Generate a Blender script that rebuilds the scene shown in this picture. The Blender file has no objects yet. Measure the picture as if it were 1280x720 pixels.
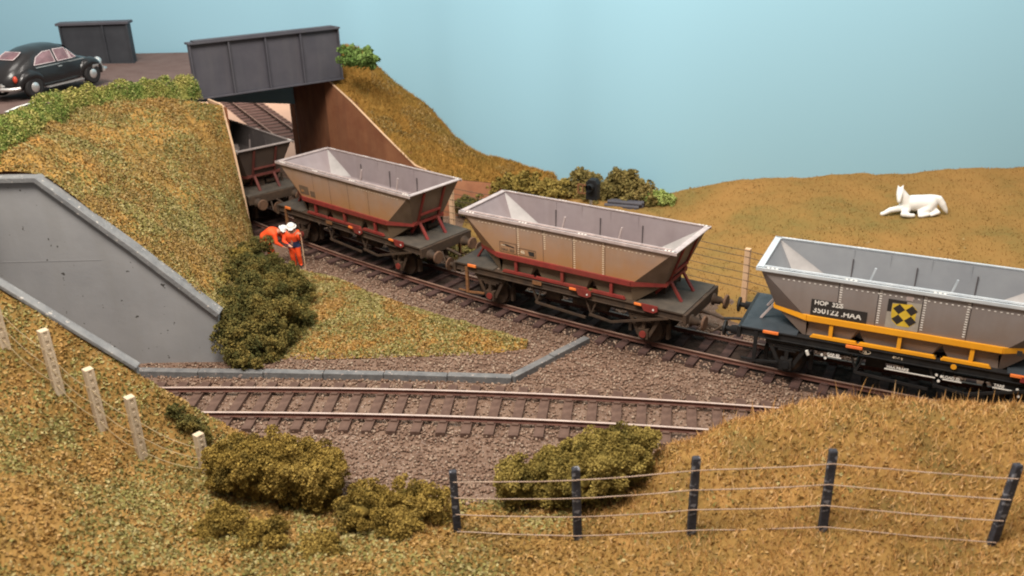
import bpy, bmesh, math, random
import numpy as np
from mathutils import Matrix, Vector, noise as mnoise
random.seed(7); rng = np.random.default_rng(7)
S = bpy.context.scene
COL = S.collection
PI = math.pi
# ---------------------------------------------------------------- camera (solved from the photograph)
FPX, PITCH, ROLL, CH = 1125.22, 0.412848, -0.0242523, 12.64377
cp, sp = math.cos(PITCH), math.sin(PITCH); cr, sr = math.cos(ROLL), math.sin(ROLL)
_r = np.array([1, 0, 0.]); FW = np.array([0, cp, -sp]); _u = np.array([0, sp, cp])
RT = cr*_r + sr*_u; UP = -sr*_r + cr*_u
def ray(px, py): return FW + RT*(px-640)/FPX - UP*(py-360)/FPX
def U(px, py, z=0.):
    d = ray(px, py); t = (z-CH)/d[2]; return np.array([0, 0, CH]) + d*t
def UY(px, py, y):
    d = ray(px, py); return np.array([0, 0, CH]) + d*(y/d[1])
def topz(b, pyt):
    """height above b at which a vertical post reaches image row pyt"""
    lo, hi = 0, 12
    for _ in range(40):
        m = (lo+hi)/2; p = np.array([b[0], b[1], b[2]+m]) - np.array([0, 0, CH]); y = 360-FPX*(p@UP)/(p@FW)
        if y > pyt: lo = m
        else: hi = m
    return lo
cam = bpy.data.cameras.new('camera'); co = bpy.data.objects.new('camera', cam); COL.objects.link(co)
cam.sensor_width = 36; cam.lens = 36*FPX/1280; cam.clip_end = 1000; cam.clip_start = .05
m = Matrix.Identity(4)
for i in range(3):
    m[i][0] = RT[i]; m[i][1] = UP[i]; m[i][2] = -FW[i]
m[2][3] = CH
co.matrix_world = m; S.camera = co
cam.dof.use_dof = True; cam.dof.focus_distance = 26.5; cam.dof.aperture_fstop = 0.40

# ---------------------------------------------------------------- helpers
def tag(o, label=None, cat=None, group=None, kind=None):
    if label: o['label'] = label
    if cat: o['category'] = cat
    if group: o['group'] = group
    if kind: o['kind'] = kind
    return o
def thing(name, loc, rz, label, cat, group=None):
    o = bpy.data.objects.new(name, None); COL.objects.link(o); o.empty_display_size = .2
    o.location = [float(c) for c in loc]; o.rotation_euler = (0, 0, rz)
    return tag(o, label, cat, group)
def copy_tree(o, parent=None):
    c = o.copy(); COL.objects.link(c); c.parent = parent
    for ch in list(o.children): copy_tree(ch, c)
    return c
def link(name, me, mats, parent=None):
    o = bpy.data.objects.new(name, me); COL.objects.link(o)
    if parent is not None: o.parent = parent
    for mt in (mats if isinstance(mats, (list, tuple)) else [mats]): me.materials.append(mt)
    return o
def npmesh(name, V, F, mats, parent=None, smooth=False, fm=None):
    """V (n,3); F (m,k) one polygon size"""
    V = np.asarray(V, np.float32); F = np.asarray(F, np.int32)
    me = bpy.data.meshes.new(name); k = F.shape[1]
    me.vertices.add(len(V)); me.vertices.foreach_set('co', V.ravel())
    me.loops.add(F.size); me.loops.foreach_set('vertex_index', F.ravel())
    me.polygons.add(len(F)); me.polygons.foreach_set('loop_start', np.arange(0, F.size, k, dtype=np.int32))
    me.polygons.foreach_set('loop_total', np.full(len(F), k, np.int32))
    if fm is not None: me.polygons.foreach_set('material_index', np.asarray(fm, np.int32))
    me.update(calc_edges=True); me.validate()
    if smooth: me.polygons.foreach_set('use_smooth', np.ones(len(F), bool))
    return link(name, me, mats, parent)
class MB:
    def __init__(s): s.v = []; s.f = []; s.m = []; s.sm = []
    def add(s, vs, fs, mi=0, smooth=False):
        b = len(s.v); s.v += [tuple(float(c) for c in p) for p in vs]
        for f in fs: s.f.append([b+i for i in f]); s.m.append(mi); s.sm.append(smooth)
        return s
    def box(s, a, b, mi=0, M=None, bev=0):
        x0, y0, z0 = a; x1, y1, z1 = b
        vs = [(x0,y0,z0),(x1,y0,z0),(x1,y1,z0),(x0,y1,z0),(x0,y0,z1),(x1,y0,z1),(x1,y1,z1),(x0,y1,z1)]
        if M is not None: vs = [M @ Vector(p) for p in vs]
        return s.add(vs, [(0,3,2,1),(4,5,6,7),(0,1,5,4),(1,2,6,5),(2,3,7,6),(3,0,4,7)], mi)
    def bar(s, p, q, w, h, mi=0, up=(0, 0, 1)):
        p = Vector(p); q = Vector(q); d = (q-p); L = d.length; d.normalize(); u = Vector(up)
        sd = d.cross(u)
        if sd.length < 1e-4: sd = d.cross(Vector((0, 1, 0)))
        sd.normalize(); u = sd.cross(d)
        M = Matrix(((d.x, sd.x, u.x, p.x), (d.y, sd.y, u.y, p.y), (d.z, sd.z, u.z, p.z), (0, 0, 0, 1)))
        return s.box((0, -w/2, -h/2), (L, w/2, h/2), mi, M)
    def tube(s, pts, r, n=10, mi=0, cap=True):
        P = [Vector([float(c) for c in p]) for p in pts]; rs = r if isinstance(r, (list, tuple)) else [r]*len(P)
        vs = []; prev = None
        for i, p in enumerate(P):
            d = (P[min(i+1, len(P)-1)] - P[max(i-1, 0)]).normalized()
            if prev is None:
                a = d.cross(Vector((0, 0, 1)))
                if a.length < 1e-3: a = d.cross(Vector((0, 1, 0)))
            else: a = prev - d*prev.dot(d)
            a.normalize(); prev = a; b = d.cross(a)
            vs += [p + (a*math.cos(2*PI*k/n) + b*math.sin(2*PI*k/n))*rs[i] for k in range(n)]
        fs = [(i*n+k, i*n+(k+1) % n, (i+1)*n+(k+1) % n, (i+1)*n+k) for i in range(len(P)-1) for k in range(n)]
        s.add(vs, fs, mi, True)
        if cap:
            s.add(vs[:n], [tuple(range(n))[::-1]], mi); s.add(vs[-n:], [tuple(range(n))], mi)
        return s
    def disc(s, c, axis, r, th, n=24, mi=0):
        c = Vector(c); a = Vector(axis).normalized()*th/2
        return s.tube([c-a, c+a], r, n, mi)
    def plate(s, poly, nrm, th, mi=0):
        """extrude planar polygon by th along nrm"""
        nrm = Vector(nrm).normalized()*th; n = len(poly)
        vs = [Vector(p) for p in poly] + [Vector(p)+nrm for p in poly]
        return s.add(vs, [tuple(range(n))[::-1], tuple(range(n, 2*n))] + [(i, (i+1) % n, n+(i+1) % n, n+i) for i in range(n)], mi)
    def build(s, name, mats, parent=None, bevel=0):
        me = bpy.data.meshes.new(name); me.from_pydata(s.v, [], s.f)
        me.polygons.foreach_set('material_index', s.m); me.polygons.foreach_set('use_smooth', s.sm)
        bm = bmesh.new(); bm.from_mesh(me); bmesh.ops.recalc_face_normals(bm, faces=bm.faces); bm.to_mesh(me); bm.free()
        me.update()
        o = link(name, me, mats, parent)
        if bevel:
            b = o.modifiers.new('bevel', 'BEVEL'); b.width = bevel; b.segments = 2; b.limit_method = 'ANGLE'; b.angle_limit = math.radians(40)
        return o
# ---------------------------------------------------------------- materials
TURF = ('bank_turf', 'hill_turf', 'field_turf', 'foreground_turf', 'crumb_foliage', 'green_crumbs', 'foreground_crumbs', 'static_grass', 'field_fibres', 'hill_fibres')
def mat(name, cols, rough=.8, scale=6., detail=6., spec=.3, metal=0., bump=0., bscale=None, island=None, pos=None, speck=None, streak=None, coat=0, low=None):
    """cols: list of colours ramped by object-space noise; island: colours picked per loose piece"""
    mt = bpy.data.materials.new(name); mt.use_nodes = True; nt = mt.node_tree; N = nt.nodes; L = nt.links
    b = N['Principled BSDF']; b.inputs['Roughness'].default_value = rough; b.inputs['Metallic'].default_value = metal
    b.inputs['Specular IOR Level'].default_value = spec; b.inputs['Coat Weight'].default_value = coat
    tc = N.new('ShaderNodeTexCoord')
    def nz(sc, det=detail, vec=None):
        n = N.new('ShaderNodeTexNoise'); n.inputs['Scale'].default_value = sc; n.inputs['Detail'].default_value = det
        n.inputs['Roughness'].default_value = .6; L.new(vec or tc.outputs['Object'], n.inputs['Vector']); return n
    def ramp(cs, fac, lo=.3, hi=.7, ps=None):
        r = N.new('ShaderNodeValToRGB'); e = r.color_ramp.elements
        while len(e) < len(cs): e.new(.5)
        for i, c in enumerate(cs):
            e[i].position = ps[i] if ps else lo+(hi-lo)*i/max(1, len(cs)-1); e[i].color = (*c, 1)
        L.new(fac, r.inputs['Fac']); return r
    if name in TURF:
        cols = [(a, b_*.93, c*.98) for a, b_, c in cols]
        if island: island = ([(a*.97, b_*.92, c*.95) for a, b_, c in island[0]], island[1]*.8)
    if len(cols) == 1: cols = [tuple(c*.86 for c in cols[0]), tuple(min(1, c*1.12) for c in cols[0])]
    out = ramp(cols, nz(scale).outputs['Fac'], ps=pos).outputs['Color']
    def mix(a, bb, fac, mode='MIX'):
        x = N.new('ShaderNodeMix'); x.data_type = 'RGBA'; x.blend_type = mode
        if isinstance(fac, float): x.inputs['Factor'].default_value = fac
        else: L.new(fac, x.inputs['Factor'])
        for k, q in ((6, a), (7, bb)):
            if isinstance(q, tuple): x.inputs[k].default_value = (*q, 1)
            else: L.new(q, x.inputs[k])
        return x.outputs[2]
    if island:
        g = N.new('ShaderNodeNewGeometry')
        r = ramp(island[0], g.outputs['Random Per Island'], 0, 1); out = mix(out, r.outputs['Color'], float(island[1]))
    if low:         # dirt thrown up from below: (colour, z0, z1, amount) in object height, broken up by noise
        sx = N.new('ShaderNodeSeparateXYZ'); L.new(tc.outputs['Object'], sx.inputs[0]); n = nz(2.2, 5)
        ad = N.new('ShaderNodeMath'); ad.operation = 'MULTIPLY_ADD'; L.new(n.outputs['Fac'], ad.inputs[0]); ad.inputs[1].default_value = .9; L.new(sx.outputs['Z'], ad.inputs[2])
        mr = N.new('ShaderNodeMapRange'); L.new(ad.outputs[0], mr.inputs[0]); mr.inputs[1].default_value = low[1]+.45; mr.inputs[2].default_value = low[2]+.45; mr.inputs[3].default_value = low[3]; mr.inputs[4].default_value = 0
        out = mix(out, low[0], mr.outputs[0])
    if streak:      # vertical dirty streaks: (colour, scale, amount)
        mp = N.new('ShaderNodeMapping'); mp.inputs['Scale'].default_value = (1, 1, .12); L.new(tc.outputs['Object'], mp.inputs['Vector'])
        n = nz(streak[1], 5, mp.outputs['Vector']); r = ramp([(0, 0, 0), (streak[2],)*3], n.outputs['Fac'], .45, .75)
        out = mix(out, streak[0], r.outputs['Color'])
    if speck:       # small marks: (colour, scale, threshold)
        n = nz(speck[1], 2); r = ramp([(0, 0, 0), (1, 1, 1)], n.outputs['Fac'], speck[2], speck[2]+.03)
        out = mix(out, speck[0], r.outputs['Color'])
    L.new(out, b.inputs['Base Color'])
    if bump:
        n = nz(bscale or scale*3); bp = N.new('ShaderNodeBump'); bp.inputs['Strength'].default_value = min(1, bump); bp.inputs['Distance'].default_value = .05
        L.new(n.outputs['Fac'], bp.inputs['Height']); L.new(bp.outputs['Normal'], b.inputs['Normal'])
    mt['o'] = 1
    return mt
M = {}
M['sky'] = mat('sky_paint', [(.285, .495, .605), (.295, .51, .62)], .9, .06, 3, .1)
M['ballast'] = mat('ballast', [(.10, .06, .042), (.17, .106, .074), (.22, .148, .108)], .95, 2.2, 8, .1, bump=.8, bscale=14, speck=((.36, .29, .25), 22, .63))
M['stone'] = mat('stone', [(.15, .085, .06), (.27, .18, .135)], .9, .45, 4, .15, island=([(.08, .045, .03), (.19, .112, .075), (.27, .172, .12), (.33, .23, .165), (.46, .37, .28)], .6))
M['board'] = mat('baseboard', [(.68, .44, .32), (.72, .47, .34)], .7, .8, 3, .2)
M['yard'] = mat('yard_ballast', [(.16, .085, .07), (.24, .14, .12)], .9, 3, 6, .1, bump=.4, bscale=20)
M['sleeper'] = mat('sleeper', [(.085, .050, .038), (.145, .088, .066)], .85, 5, 6, .15, bump=.3, bscale=12)
M['sleeper_dark'] = mat('sleeper_dark', [(.05, .03, .027), (.10, .055, .045)], .85, 5, 6, .15, bump=.3, bscale=12)
M['yard_sleeper'] = mat('yard_sleeper', [(.11, .065, .055), (.17, .11, .09)], .9, 5)
M['bed_shade'] = mat('shade_ballast', [(.022, .016, .013), (.055, .036, .028), (.09, .058, .045)], .95, 4, 8, .1, bump=.8, bscale=16)  # ballast darkened mostly for the shade beneath the wagons
M['rail_worn'] = mat('rail_worn', [(.20, .105, .075), (.42, .27, .20)], .5, 1.3, metal=.2)
M['rail_rust'] = mat('rail_rust', [(.085, .035, .026), (.15, .065, .045)], .75, 4)
M['rail_top'] = mat('rail_top', [(.50, .37, .31), (.64, .50, .43)], .5, 2, metal=.3, spec=.5)
M['concrete'] = mat('concrete', [(.26, .258, .262), (.32, .315, .315)], .85, .5, 7, .2, bump=.12, bscale=5, speck=((.06, .055, .05), 4.5, .70), streak=((.25, .24, .225), 1.6, .4))
M['coping'] = mat('coping', [(.15, .15, .153), (.23, .225, .22)], .85, 3, 7, .2, bump=.4, bscale=9, speck=((.42, .38, .34), 7, .66))
M['trough'] = mat('trough', [(.11, .11, .112), (.19, .185, .18)], .85, 3.5, 7, .2, bump=.3, bscale=12, speck=((.42, .34, .30), 9, .66))
M['brick'] = mat('abutment', [(.20, .075, .038), (.27, .12, .06)], .85, 1.1, 6, .15, bump=.15, streak=((.12, .055, .035), 1.5, .5))
M['girder'] = mat('girder_paint', [(.060, .058, .070), (.078, .074, .086)], .62, 1.2, 6, .3, streak=((.10, .095, .10), 2, .4))
M['girder_dark'] = mat('parapet_paint', [(.028, .03, .036), (.042, .045, .052)], .6, 1.2, 6, .3)
M['road'] = mat('tarmac', [(.125, .078, .068), (.165, .11, .095)], .9, 1.5, 7, .15, bump=.2, bscale=22)
M['white'] = mat('white_paint', [(.75, .74, .70)], .7, 5)
M['bank'] = mat('bank_turf', [(.20, .15, .05), (.32, .20, .055), (.40, .22, .06)], .95, .9, 8, .05, bump=.7, bscale=9)
M['bank2'] = mat('hill_turf', [(.18, .14, .04), (.30, .17, .04), (.38, .19, .04)], .95, .45, 8, .05, bump=.6, bscale=7)
M['field'] = mat('field_turf', [(.18, .145, .045), (.26, .16, .048), (.31, .178, .055)], .95, .35, 8, .05, bump=.6, bscale=8)
M['fore'] = mat('foreground_turf', [(.13, .10, .032), (.23, .145, .042), (.32, .19, .06)], .95, 1.0, 8, .05, bump=.8, bscale=9)
M['flake'] = mat('crumb_foliage', [(.15, .13, .04), (.28, .19, .055), (.36, .20, .05)], .95, .7, 6, .05, island=([(.13, .095, .028), (.25, .175, .055), (.34, .235, .08), (.50, .40, .21), (.28, .165, .05)], .62))
M['flake_green'] = mat('green_crumbs', [(.17, .18, .055), (.28, .26, .08)], .95, .9, 6, .05, island=([(.11, .11, .03), (.22, .195, .065), (.33, .28, .10), (.54, .46, .24), (.26, .17, .055)], .7))
M['flake_fore'] = mat('foreground_crumbs', [(.17, .125, .035), (.30, .18, .045), (.40, .23, .06), (.30, .22, .08)], .95, .55, 6, .05, island=([(.14, .095, .028), (.26, .17, .055), (.36, .235, .085), (.50, .37, .19), (.20, .155, .055)], .6))
M['grass'] = mat('static_grass', [(.27, .21, .08), (.46, .26, .08), (.54, .29, .10), (.46, .34, .16)], .95, .7, 6, .05, island=([(.32, .18, .055), (.48, .29, .09), (.60, .40, .16), (.74, .57, .32)], .6))
M['grass_far'] = mat('field_fibres', [(.19, .15, .046), (.27, .165, .05), (.32, .185, .058)], .95, .35, 6, .05, island=([(.23, .16, .05), (.28, .175, .06), (.32, .205, .075)], .4))
M['grass_hill'] = mat('hill_fibres', [(.16, .14, .04), (.30, .18, .04), (.36, .20, .045)], .95, .4, 6, .05, island=([(.20, .15, .04), (.33, .20, .05), (.38, .24, .07)], .4))
def leafm(n, a, b, c): return mat(n, [a, b, tuple(.5*(x+y) for x, y in zip(b, c)), c], .95, 1.25, 6, .05, island=([a, b, c], .4), pos=(.36, .46, .55, .64))
M['leaf_olive'] = leafm('olive_foam', (.06, .055, .018), (.20, .145, .036), (.38, .28, .08))
M['leaf_dark'] = leafm('dark_foam', (.035, .042, .016), (.095, .09, .03), (.26, .18, .05))
M['leaf_ochre'] = leafm('ochre_foam', (.07, .055, .018), (.22, .145, .032), (.38, .26, .07))
M['leaf_hedge'] = mat('hedge_foam', [(.07, .12, .025), (.14, .19, .04), (.32, .27, .07), (.40, .30, .09)], .95, 1.1, 5, .05, island=([(.05, .09, .02), (.13, .20, .045), (.30, .31, .09), (.54, .46, .20)], .55), pos=(.36, .46, .54, .64))
M['leaf_green'] = leafm('green_foam', (.05, .09, .02), (.12, .19, .05), (.22, .30, .09))
M['leaf_grey'] = leafm('grey_green_foam', (.10, .11, .04), (.17, .18, .07), (.24, .24, .10))
M['leaf_brown'] = leafm('brown_olive_foam', (.10, .085, .03), (.19, .15, .05), (.33, .24, .09))
M['leaf_bright'] = leafm('bright_green_foam', (.22, .30, .07), (.30, .36, .10), (.38, .42, .14))
M['post_c'] = mat('concrete_post', [(.50, .39, .27), (.62, .50, .36)], .85, 6, 6, .2, bump=.2, bscale=20)
M['post_far'] = mat('far_post', [(.55, .36, .22), (.66, .44, .28)], .85, 6)
M['post_w'] = mat('black_timber', [(.018, .018, .022), (.06, .06, .072)], .8, 3, 6, .25, bump=.5, bscale=14, speck=((.20, .20, .22), 5, .58))
M['wire'] = mat('wire', [(.30, .20, .14), (.46, .34, .26)], .6, 1.5, 3)
M['wire_l'] = mat('pale_wire', [(.40, .30, .17)], .6, 2)
M['wire_d'] = mat('dark_wire', [(.10, .065, .04)], .6, 2)

# ---------------------------------------------------------------- geometry generators
def fbm(P, sc, oct=4, seed=0.):
    out = np.empty(len(P))
    for i, p in enumerate(P):
        out[i] = mnoise.fractal(Vector((p[0]*sc+seed, p[1]*sc-seed, p[2]*sc)), .6, 2.1, oct)
    return out
def crom(P, t):
    n = len(P)-1; x = np.clip(t, 0, 1)*n; i = np.minimum(x.astype(int), n-1); f = (x-i)[:, None]
    g = lambda k: P[np.clip(k, 0, n)]
    a, b, c, d = g(i-1), g(i), g(i+1), g(i+2)
    return .5*((2*b)+(c-a)*f+(2*a-5*b+4*c-d)*f*f+(3*b-a-3*c+d)*f**3)
def patch(name, rows, mt, nu=120, nv=60, amp=.1, nsc=.6, label=None, bulge=0., edge=True, linear_v=False):
    """rows of control points (each a list of xyz) -> smooth sheet"""
    tu = np.linspace(0, 1, nu); tv = np.linspace(0, 1, nv)
    R = np.array([crom(np.array(r, float), tu) for r in rows])     # rows,nu,3
    G = np.stack([crom(R[:, j], tv) for j in range(nu)], 1)        # nv,nu,3
    G[:, :, 2] += bulge*np.sin(PI*tv)[:, None]
    V = G.reshape(-1, 3)
    w = np.ones((nv, nu))
    if edge:
        w *= np.minimum(1, np.minimum(tv, 1-tv)*8)[:, None]; w *= np.minimum(1, np.minimum(tu, 1-tu)*14)[None]
    V[:, 2] += fbm(V, nsc, 5, 3.)*amp*(.25+.75*w.ravel())
    idx = np.arange(nu*nv).reshape(nv, nu)
    F = np.stack([idx[:-1, :-1], idx[:-1, 1:], idx[1:, 1:], idx[1:, :-1]], -1).reshape(-1, 4)
    o = npmesh(name, V, F, mt, smooth=True); tag(o, kind='structure')
    return V, F
def sample(V, F, n, keep=None):
    a, b, c, d = V[F[:, 0]], V[F[:, 1]], V[F[:, 2]], V[F[:, 3]]
    nr = np.cross(c-a, d-b); A = np.linalg.norm(nr, axis=1)/2
    k = rng.choice(len(F), n, p=A/A.sum()); u = rng.random((n, 1)); v = rng.random((n, 1))
    P = (a[k]*(1-u)+b[k]*u)*(1-v)+(d[k]*(1-u)+c[k]*u)*v
    N = nr[k]/np.maximum(1e-9, 2*A[k])[:, None]; N *= np.sign(N[:, 2:3]+1e-9)
    if keep is not None:
        q = keep(P); P, N = P[q], N[q]
    return P, N
def clump(P, sc, thr, seed=0):
    return fbm(P, sc, 3, seed) > thr
def unit(n):
    d = rng.normal(size=(n, 3)); return d/np.linalg.norm(d, axis=1)[:, None]
def flakes(name, P, size, mt, label=None, cat=None, parent=None, flat=.5, N=None, lift=.6, kind='stuff', up=None):
    n = len(P); a = unit(n); b = np.cross(a, unit(n)); b /= np.linalg.norm(b, axis=1)[:, None]
    s = (size*(.5+rng.random(n)))[:, None]; c = P.copy()
    c[:, 2] += size*lift*rng.random(n)
    v = np.stack([c-a*s*.5, c+b*s*.35, c+a*s*.5, c-b*s*.35+np.cross(a, b)*s*.15], 1).reshape(-1, 3)
    F = np.arange(4*n).reshape(n, 4)
    F = np.concatenate([F[:, [0, 1, 2]], F[:, [0, 2, 3]]])
    o = npmesh(name, v, F, mt, parent)
    if label: tag(o, label, cat)
    if kind: o['kind'] = kind
    return o
def blades(name, P, h, w, mt, lean=.6, label=None, cat=None):
    n = len(P); d = unit(n); d[:, 2] = 0; hh = (h*(.5+rng.random(n)*.9))[:, None]
    top = P + d*hh*lean*rng.random((n, 1)) + np.array([0, 0, 1])*hh
    mid = P*.5+top*.5+np.array([0, 0, 1])*hh*.12
    sd = unit(n); sd[:, 2] = 0; sd /= np.linalg.norm(sd, axis=1)[:, None]+1e-6; sd = sd*w/2
    v = np.stack([P-sd, P+sd, mid+sd*.8, mid-sd*.8, top], 1).reshape(-1, 3)
    b = (np.arange(n)*5)[:, None]
    F = np.concatenate([b+np.array([0, 1, 2]), b+np.array([0, 2, 3]), b+np.array([3, 2, 4])])
    o = npmesh(name, v, F, mt); o['kind'] = 'stuff'
    if label: tag(o, label, cat)
    return o
def ico(n=1):
    bm = bmesh.new(); bmesh.ops.create_icosphere(bm, subdivisions=n, radius=1)
    V = np.array([v.co[:] for v in bm.verts]); F = np.array([[v.index for v in f.verts] for f in bm.faces]); bm.free(); return V, F
ICO1, ICO2, ICO3 = ico(1), ico(2), ico(3)
def bush(name, lumps, mt, label, cat='bush', leaf=.09, dens=1., group=None, flatz=.8):
    """foam bush: lumps (x,y,z,r); leaves spread through clusters of small knobs"""
    Vs = []; Fs = []; o = 0; pts = []
    c0 = np.mean([l[:3] for l in lumps], axis=0)
    for (x, y, z, r) in lumps:
        c = np.array([x, y, z]); k = int(44*dens)+8
        d = unit(k); sub = c + d*r*np.array([1, 1, flatz])*(.55+.55*rng.random((k, 1)))
        for q in sub:
            rs = r*(.13+.19*random.random())
            n = int(60*dens*(rs/leaf)**2*.35)+10
            e = unit(n); e[:, 2] = np.abs(e[:, 2])*np.where(rng.random(n) < .8, 1, -1)
            pts.append(q+e*rs*(.65+.5*rng.random((n, 1))))
        V, F = ICO2
        vv = V*r*.4*np.array([1, 1, flatz]); vv = vv*(1+.25*fbm(V+c, 2.2, 3)[:, None]) + c
        Vs.append(vv); Fs.append(F+o); o += len(V)
    P = np.concatenate(pts); n = len(P)
    a = unit(n); b = np.cross(a, unit(n)); b /= np.linalg.norm(b, axis=1)[:, None]; s = (leaf*(.5+.9*rng.random(n)))[:, None]
    v = np.stack([P-a*s*.5, P+b*s*.4, P+a*s*.5, P-b*s*.4], 1).reshape(-1, 3)
    Fq = np.arange(4*n).reshape(n, 4)+o
    Vs.append(v); Fs += [Fq[:, [0, 1, 2]], Fq[:, [0, 2, 3]]]
    ob = npmesh(name, np.concatenate(Vs)-c0, np.concatenate(Fs), mt)
    ob.location = c0; return tag(ob, label, cat, group)

# ---------------------------------------------------------------- track line
W2 = (2.20265, 26.63, -.58641)
def track(s, off=0.):
    x, y, a = W2; k = .0127; n = 60; ds = s/n
    for i in range(n):
        am = a+k*ds/2; x += ds*math.cos(am); y += ds*math.sin(am); a += k*ds
    return np.array([x-math.sin(a)*off, y+math.cos(a)*off, 0.]), a
exec_parts = []
# ================================================================= SETTING
# sky backdrop: painted board with an opening for the track behind the bridge
BD = np.array([(-70, 51), (-50, 50.2), (-34, 49.3), (-24, 48.3), (-17, 47.4), (-12, 46.4), (-9.6, 45.7), (-7.6, 45.0), (-5.8, 44.6), (-3.9, 43.8), (-2.2, 42.8), (0, 41.75), (2.2, 40.85), (4.2, 39.6), (6.2, 38.75), (9, 38.3), (14, 38.2), (22, 38.1), (40, 38.0), (70, 37)], float)
def backdrop():
    """painted board bent round the back of the scene, with an opening for the track behind the bridge"""
    mb = MB(); q = crom(BD, np.linspace(0, 1, 400)); ker = np.ones(9)/9
    q = np.stack([np.convolve(np.r_[[q[0, k]]*4, q[:, k], [q[-1, k]]*4], ker, 'valid') for k in (0, 1)], 1)
    zb = [3.01 if -22 < x < -11 else -3 for x, _ in q]; n = len(q)
    q2 = q+np.array([.1, .25])
    for Q in (q, q2):
        mb.add([(x, y, z) for (x, y), b in zip(Q, zb) for z in (b, 3.02, 40)], [(3*i+k, 3*i+3+k, 3*i+4+k, 3*i+1+k) for i in range(n-1) for k in (0, 1) if k or (zb[i] < 0 and zb[i+1] < 0)], 0, True)
    mb.add([(x, y, 3.02) for Q in (q, q2) for x, y in Q], [(i, i+1, n+i+1, n+i) for i in range(n-1) if zb[i] > 0 and zb[i+1] > 0])
    o = mb.build('sky', M['sky']); tag(o, kind='structure')
backdrop()
# ground sheet
def flatgrid(name, x0, x1, y0, y1, z, mt, st=.5, amp=.03):
    xs = np.arange(x0, x1+st, st); ys = np.arange(y0, y1+st, st); X, Y = np.meshgrid(xs, ys)
    V = np.stack([X.ravel(), Y.ravel(), np.full(X.size, z)], 1); V[:, 2] += fbm(V, .8, 3)*amp
    idx = np.arange(X.size).reshape(X.shape)
    F = np.stack([idx[:-1, :-1], idx[:-1, 1:], idx[1:, 1:], idx[1:, :-1]], -1).reshape(-1, 4)
    o = npmesh(name, V, F, mt, smooth=True); tag(o, kind='structure'); return V, F
GV, GF = flatgrid('ground', -34, 34, 5, 47.2, -.27, M['ballast'])
flatgrid('baseboard_ground', -60, 40, 47.3, 110, -.32, M['board'], 4, 0)
# foreground bank: height field from control points
def P_(px, py, z): return tuple(U(px, py, z))
ctrl = []
for x, z in ((-18, 8.0), (-16, 7.2), (-14, 6.1), (-12, 4.5), (-10.5, 3.3), (-9, 2.05), (-7.7, .85), (-6.6, .0), (-5.5, -.5), (-3, -.75), (0, -.8), (3, -.8)): ctrl.append((x, 19.35, z))
LPOST = [UY(5, 430, 18.3), UY(73, 486, 18.25), UY(127, 532, 18.2), UY(178, 571, 18.1), UY(258, 590, 18.0)]
ctrl += [tuple(p) for p in LPOST]
ctrl += [P_(0, 720, 1.7), P_(100, 640, 1.5), P_(0, 600, 2.4), P_(200, 720, .95), P_(400, 720, .5), P_(640, 720, .35), P_(900, 720, .5), P_(1280, 720, .95)]
RPOST = [U(572, 664, .2), U(722, 670, .3), U(864, 664, .45), U(1028, 660, .7), U(1240, 680, .85)]
ctrl += [tuple(p) for p in RPOST]
ctrl += [tuple(UY(820, 565, 17.8)), tuple(UY(890, 538, 17.7)), tuple(UY(970, 512, 17.6)), tuple(UY(1050, 497, 17.5)), tuple(UY(1150, 499, 17.5)), tuple(UY(1290, 512, 17.4)), (15, 17.3, 1.3)]
ctrl += [(-5, 17.7, -.33), (-2.6, 17.4, -.33), (0, 17.2, -.33), (1.8, 17.3, -.33), (3.0, 18.2, -.33), (-6.3, 18.2, .05)]
ctrl += [(4.5, 19.0, -.5), (7, 19.4, -.35), (9, 19.3, -.35), (12, 18.9, -.4), (16, 18.4, -.5), (-18, 10, 3), (-10, 9, 1), (0, 8, .2), (12, 8, .8), (18, 12, 1.2), (-19, 15, 5), (18, 19.4, -.6), (-12.5, 14.9, 3.0)]
ctrl = np.array(ctrl)
def tps(C):
    n = len(C); d = np.linalg.norm(C[:, None, :2]-C[None, :, :2], axis=2); K = np.where(d > 0, d*d*np.log(d+1e-9), 0)
    A = np.zeros((n+3, n+3)); A[:n, :n] = K+np.eye(n)*.15; A[:n, n] = 1; A[:n, n+1:] = C[:, :2]; A[n, :n] = 1; A[n+1:, :n] = C[:, :2].T
    w = np.linalg.solve(A, np.r_[C[:, 2], 0, 0, 0])
    def f(X):
        d = np.linalg.norm(X[:, None, :2]-C[None, :, :2], axis=2); K = np.where(d > 0, d*d*np.log(d+1e-9), 0)
        return K@w[:n]+w[n]+X[:, :2]@w[n+1:]
    return f
fore_f = tps(ctrl)
def fz(x, y): return float(fore_f(np.array([[x, y]]))[0])
def fore():
    xs = np.linspace(-18, 18, 241); ys = np.linspace(7.5, 19.35, 90); X, Y = np.meshgrid(xs, ys)
    V = np.stack([X.ravel(), Y.ravel(), np.zeros(X.size)], 1); V[:, 2] = fore_f(V)
    V[:, 2] += fbm(V, .9, 5, 9.)*.10 + fbm(V, 3., 3, 2.)*.03
    V = V.reshape(X.shape+(3,)); last = V[-1]; k = np.clip((last[:, 0]+9.15)/.4, 0, 1)
    ex = []
    for t in (.25, .6, 1.):
        e = last.copy(); e[:, 1] += (.02+.62*k)*t; e[:, 2] = last[:, 2]*(1-t*t*k)+(-.5)*t*t*k; e[:, 2] = np.minimum(e[:, 2], last[:, 2]); ex.append(e)
    V = np.concatenate([V, np.array(ex)]); sh = V.shape[:2]; V = V.reshape(-1, 3)
    idx = np.arange(len(V)).reshape(sh)
    F = np.stack([idx[:-1, :-1], idx[:-1, 1:], idx[1:, 1:], idx[1:, :-1]], -1).reshape(-1, 4)
    o = npmesh('foreground_bank', V, F, M['fore'], smooth=True); tag(o, kind='structure'); return V, F
FV, FF = fore()
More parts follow.
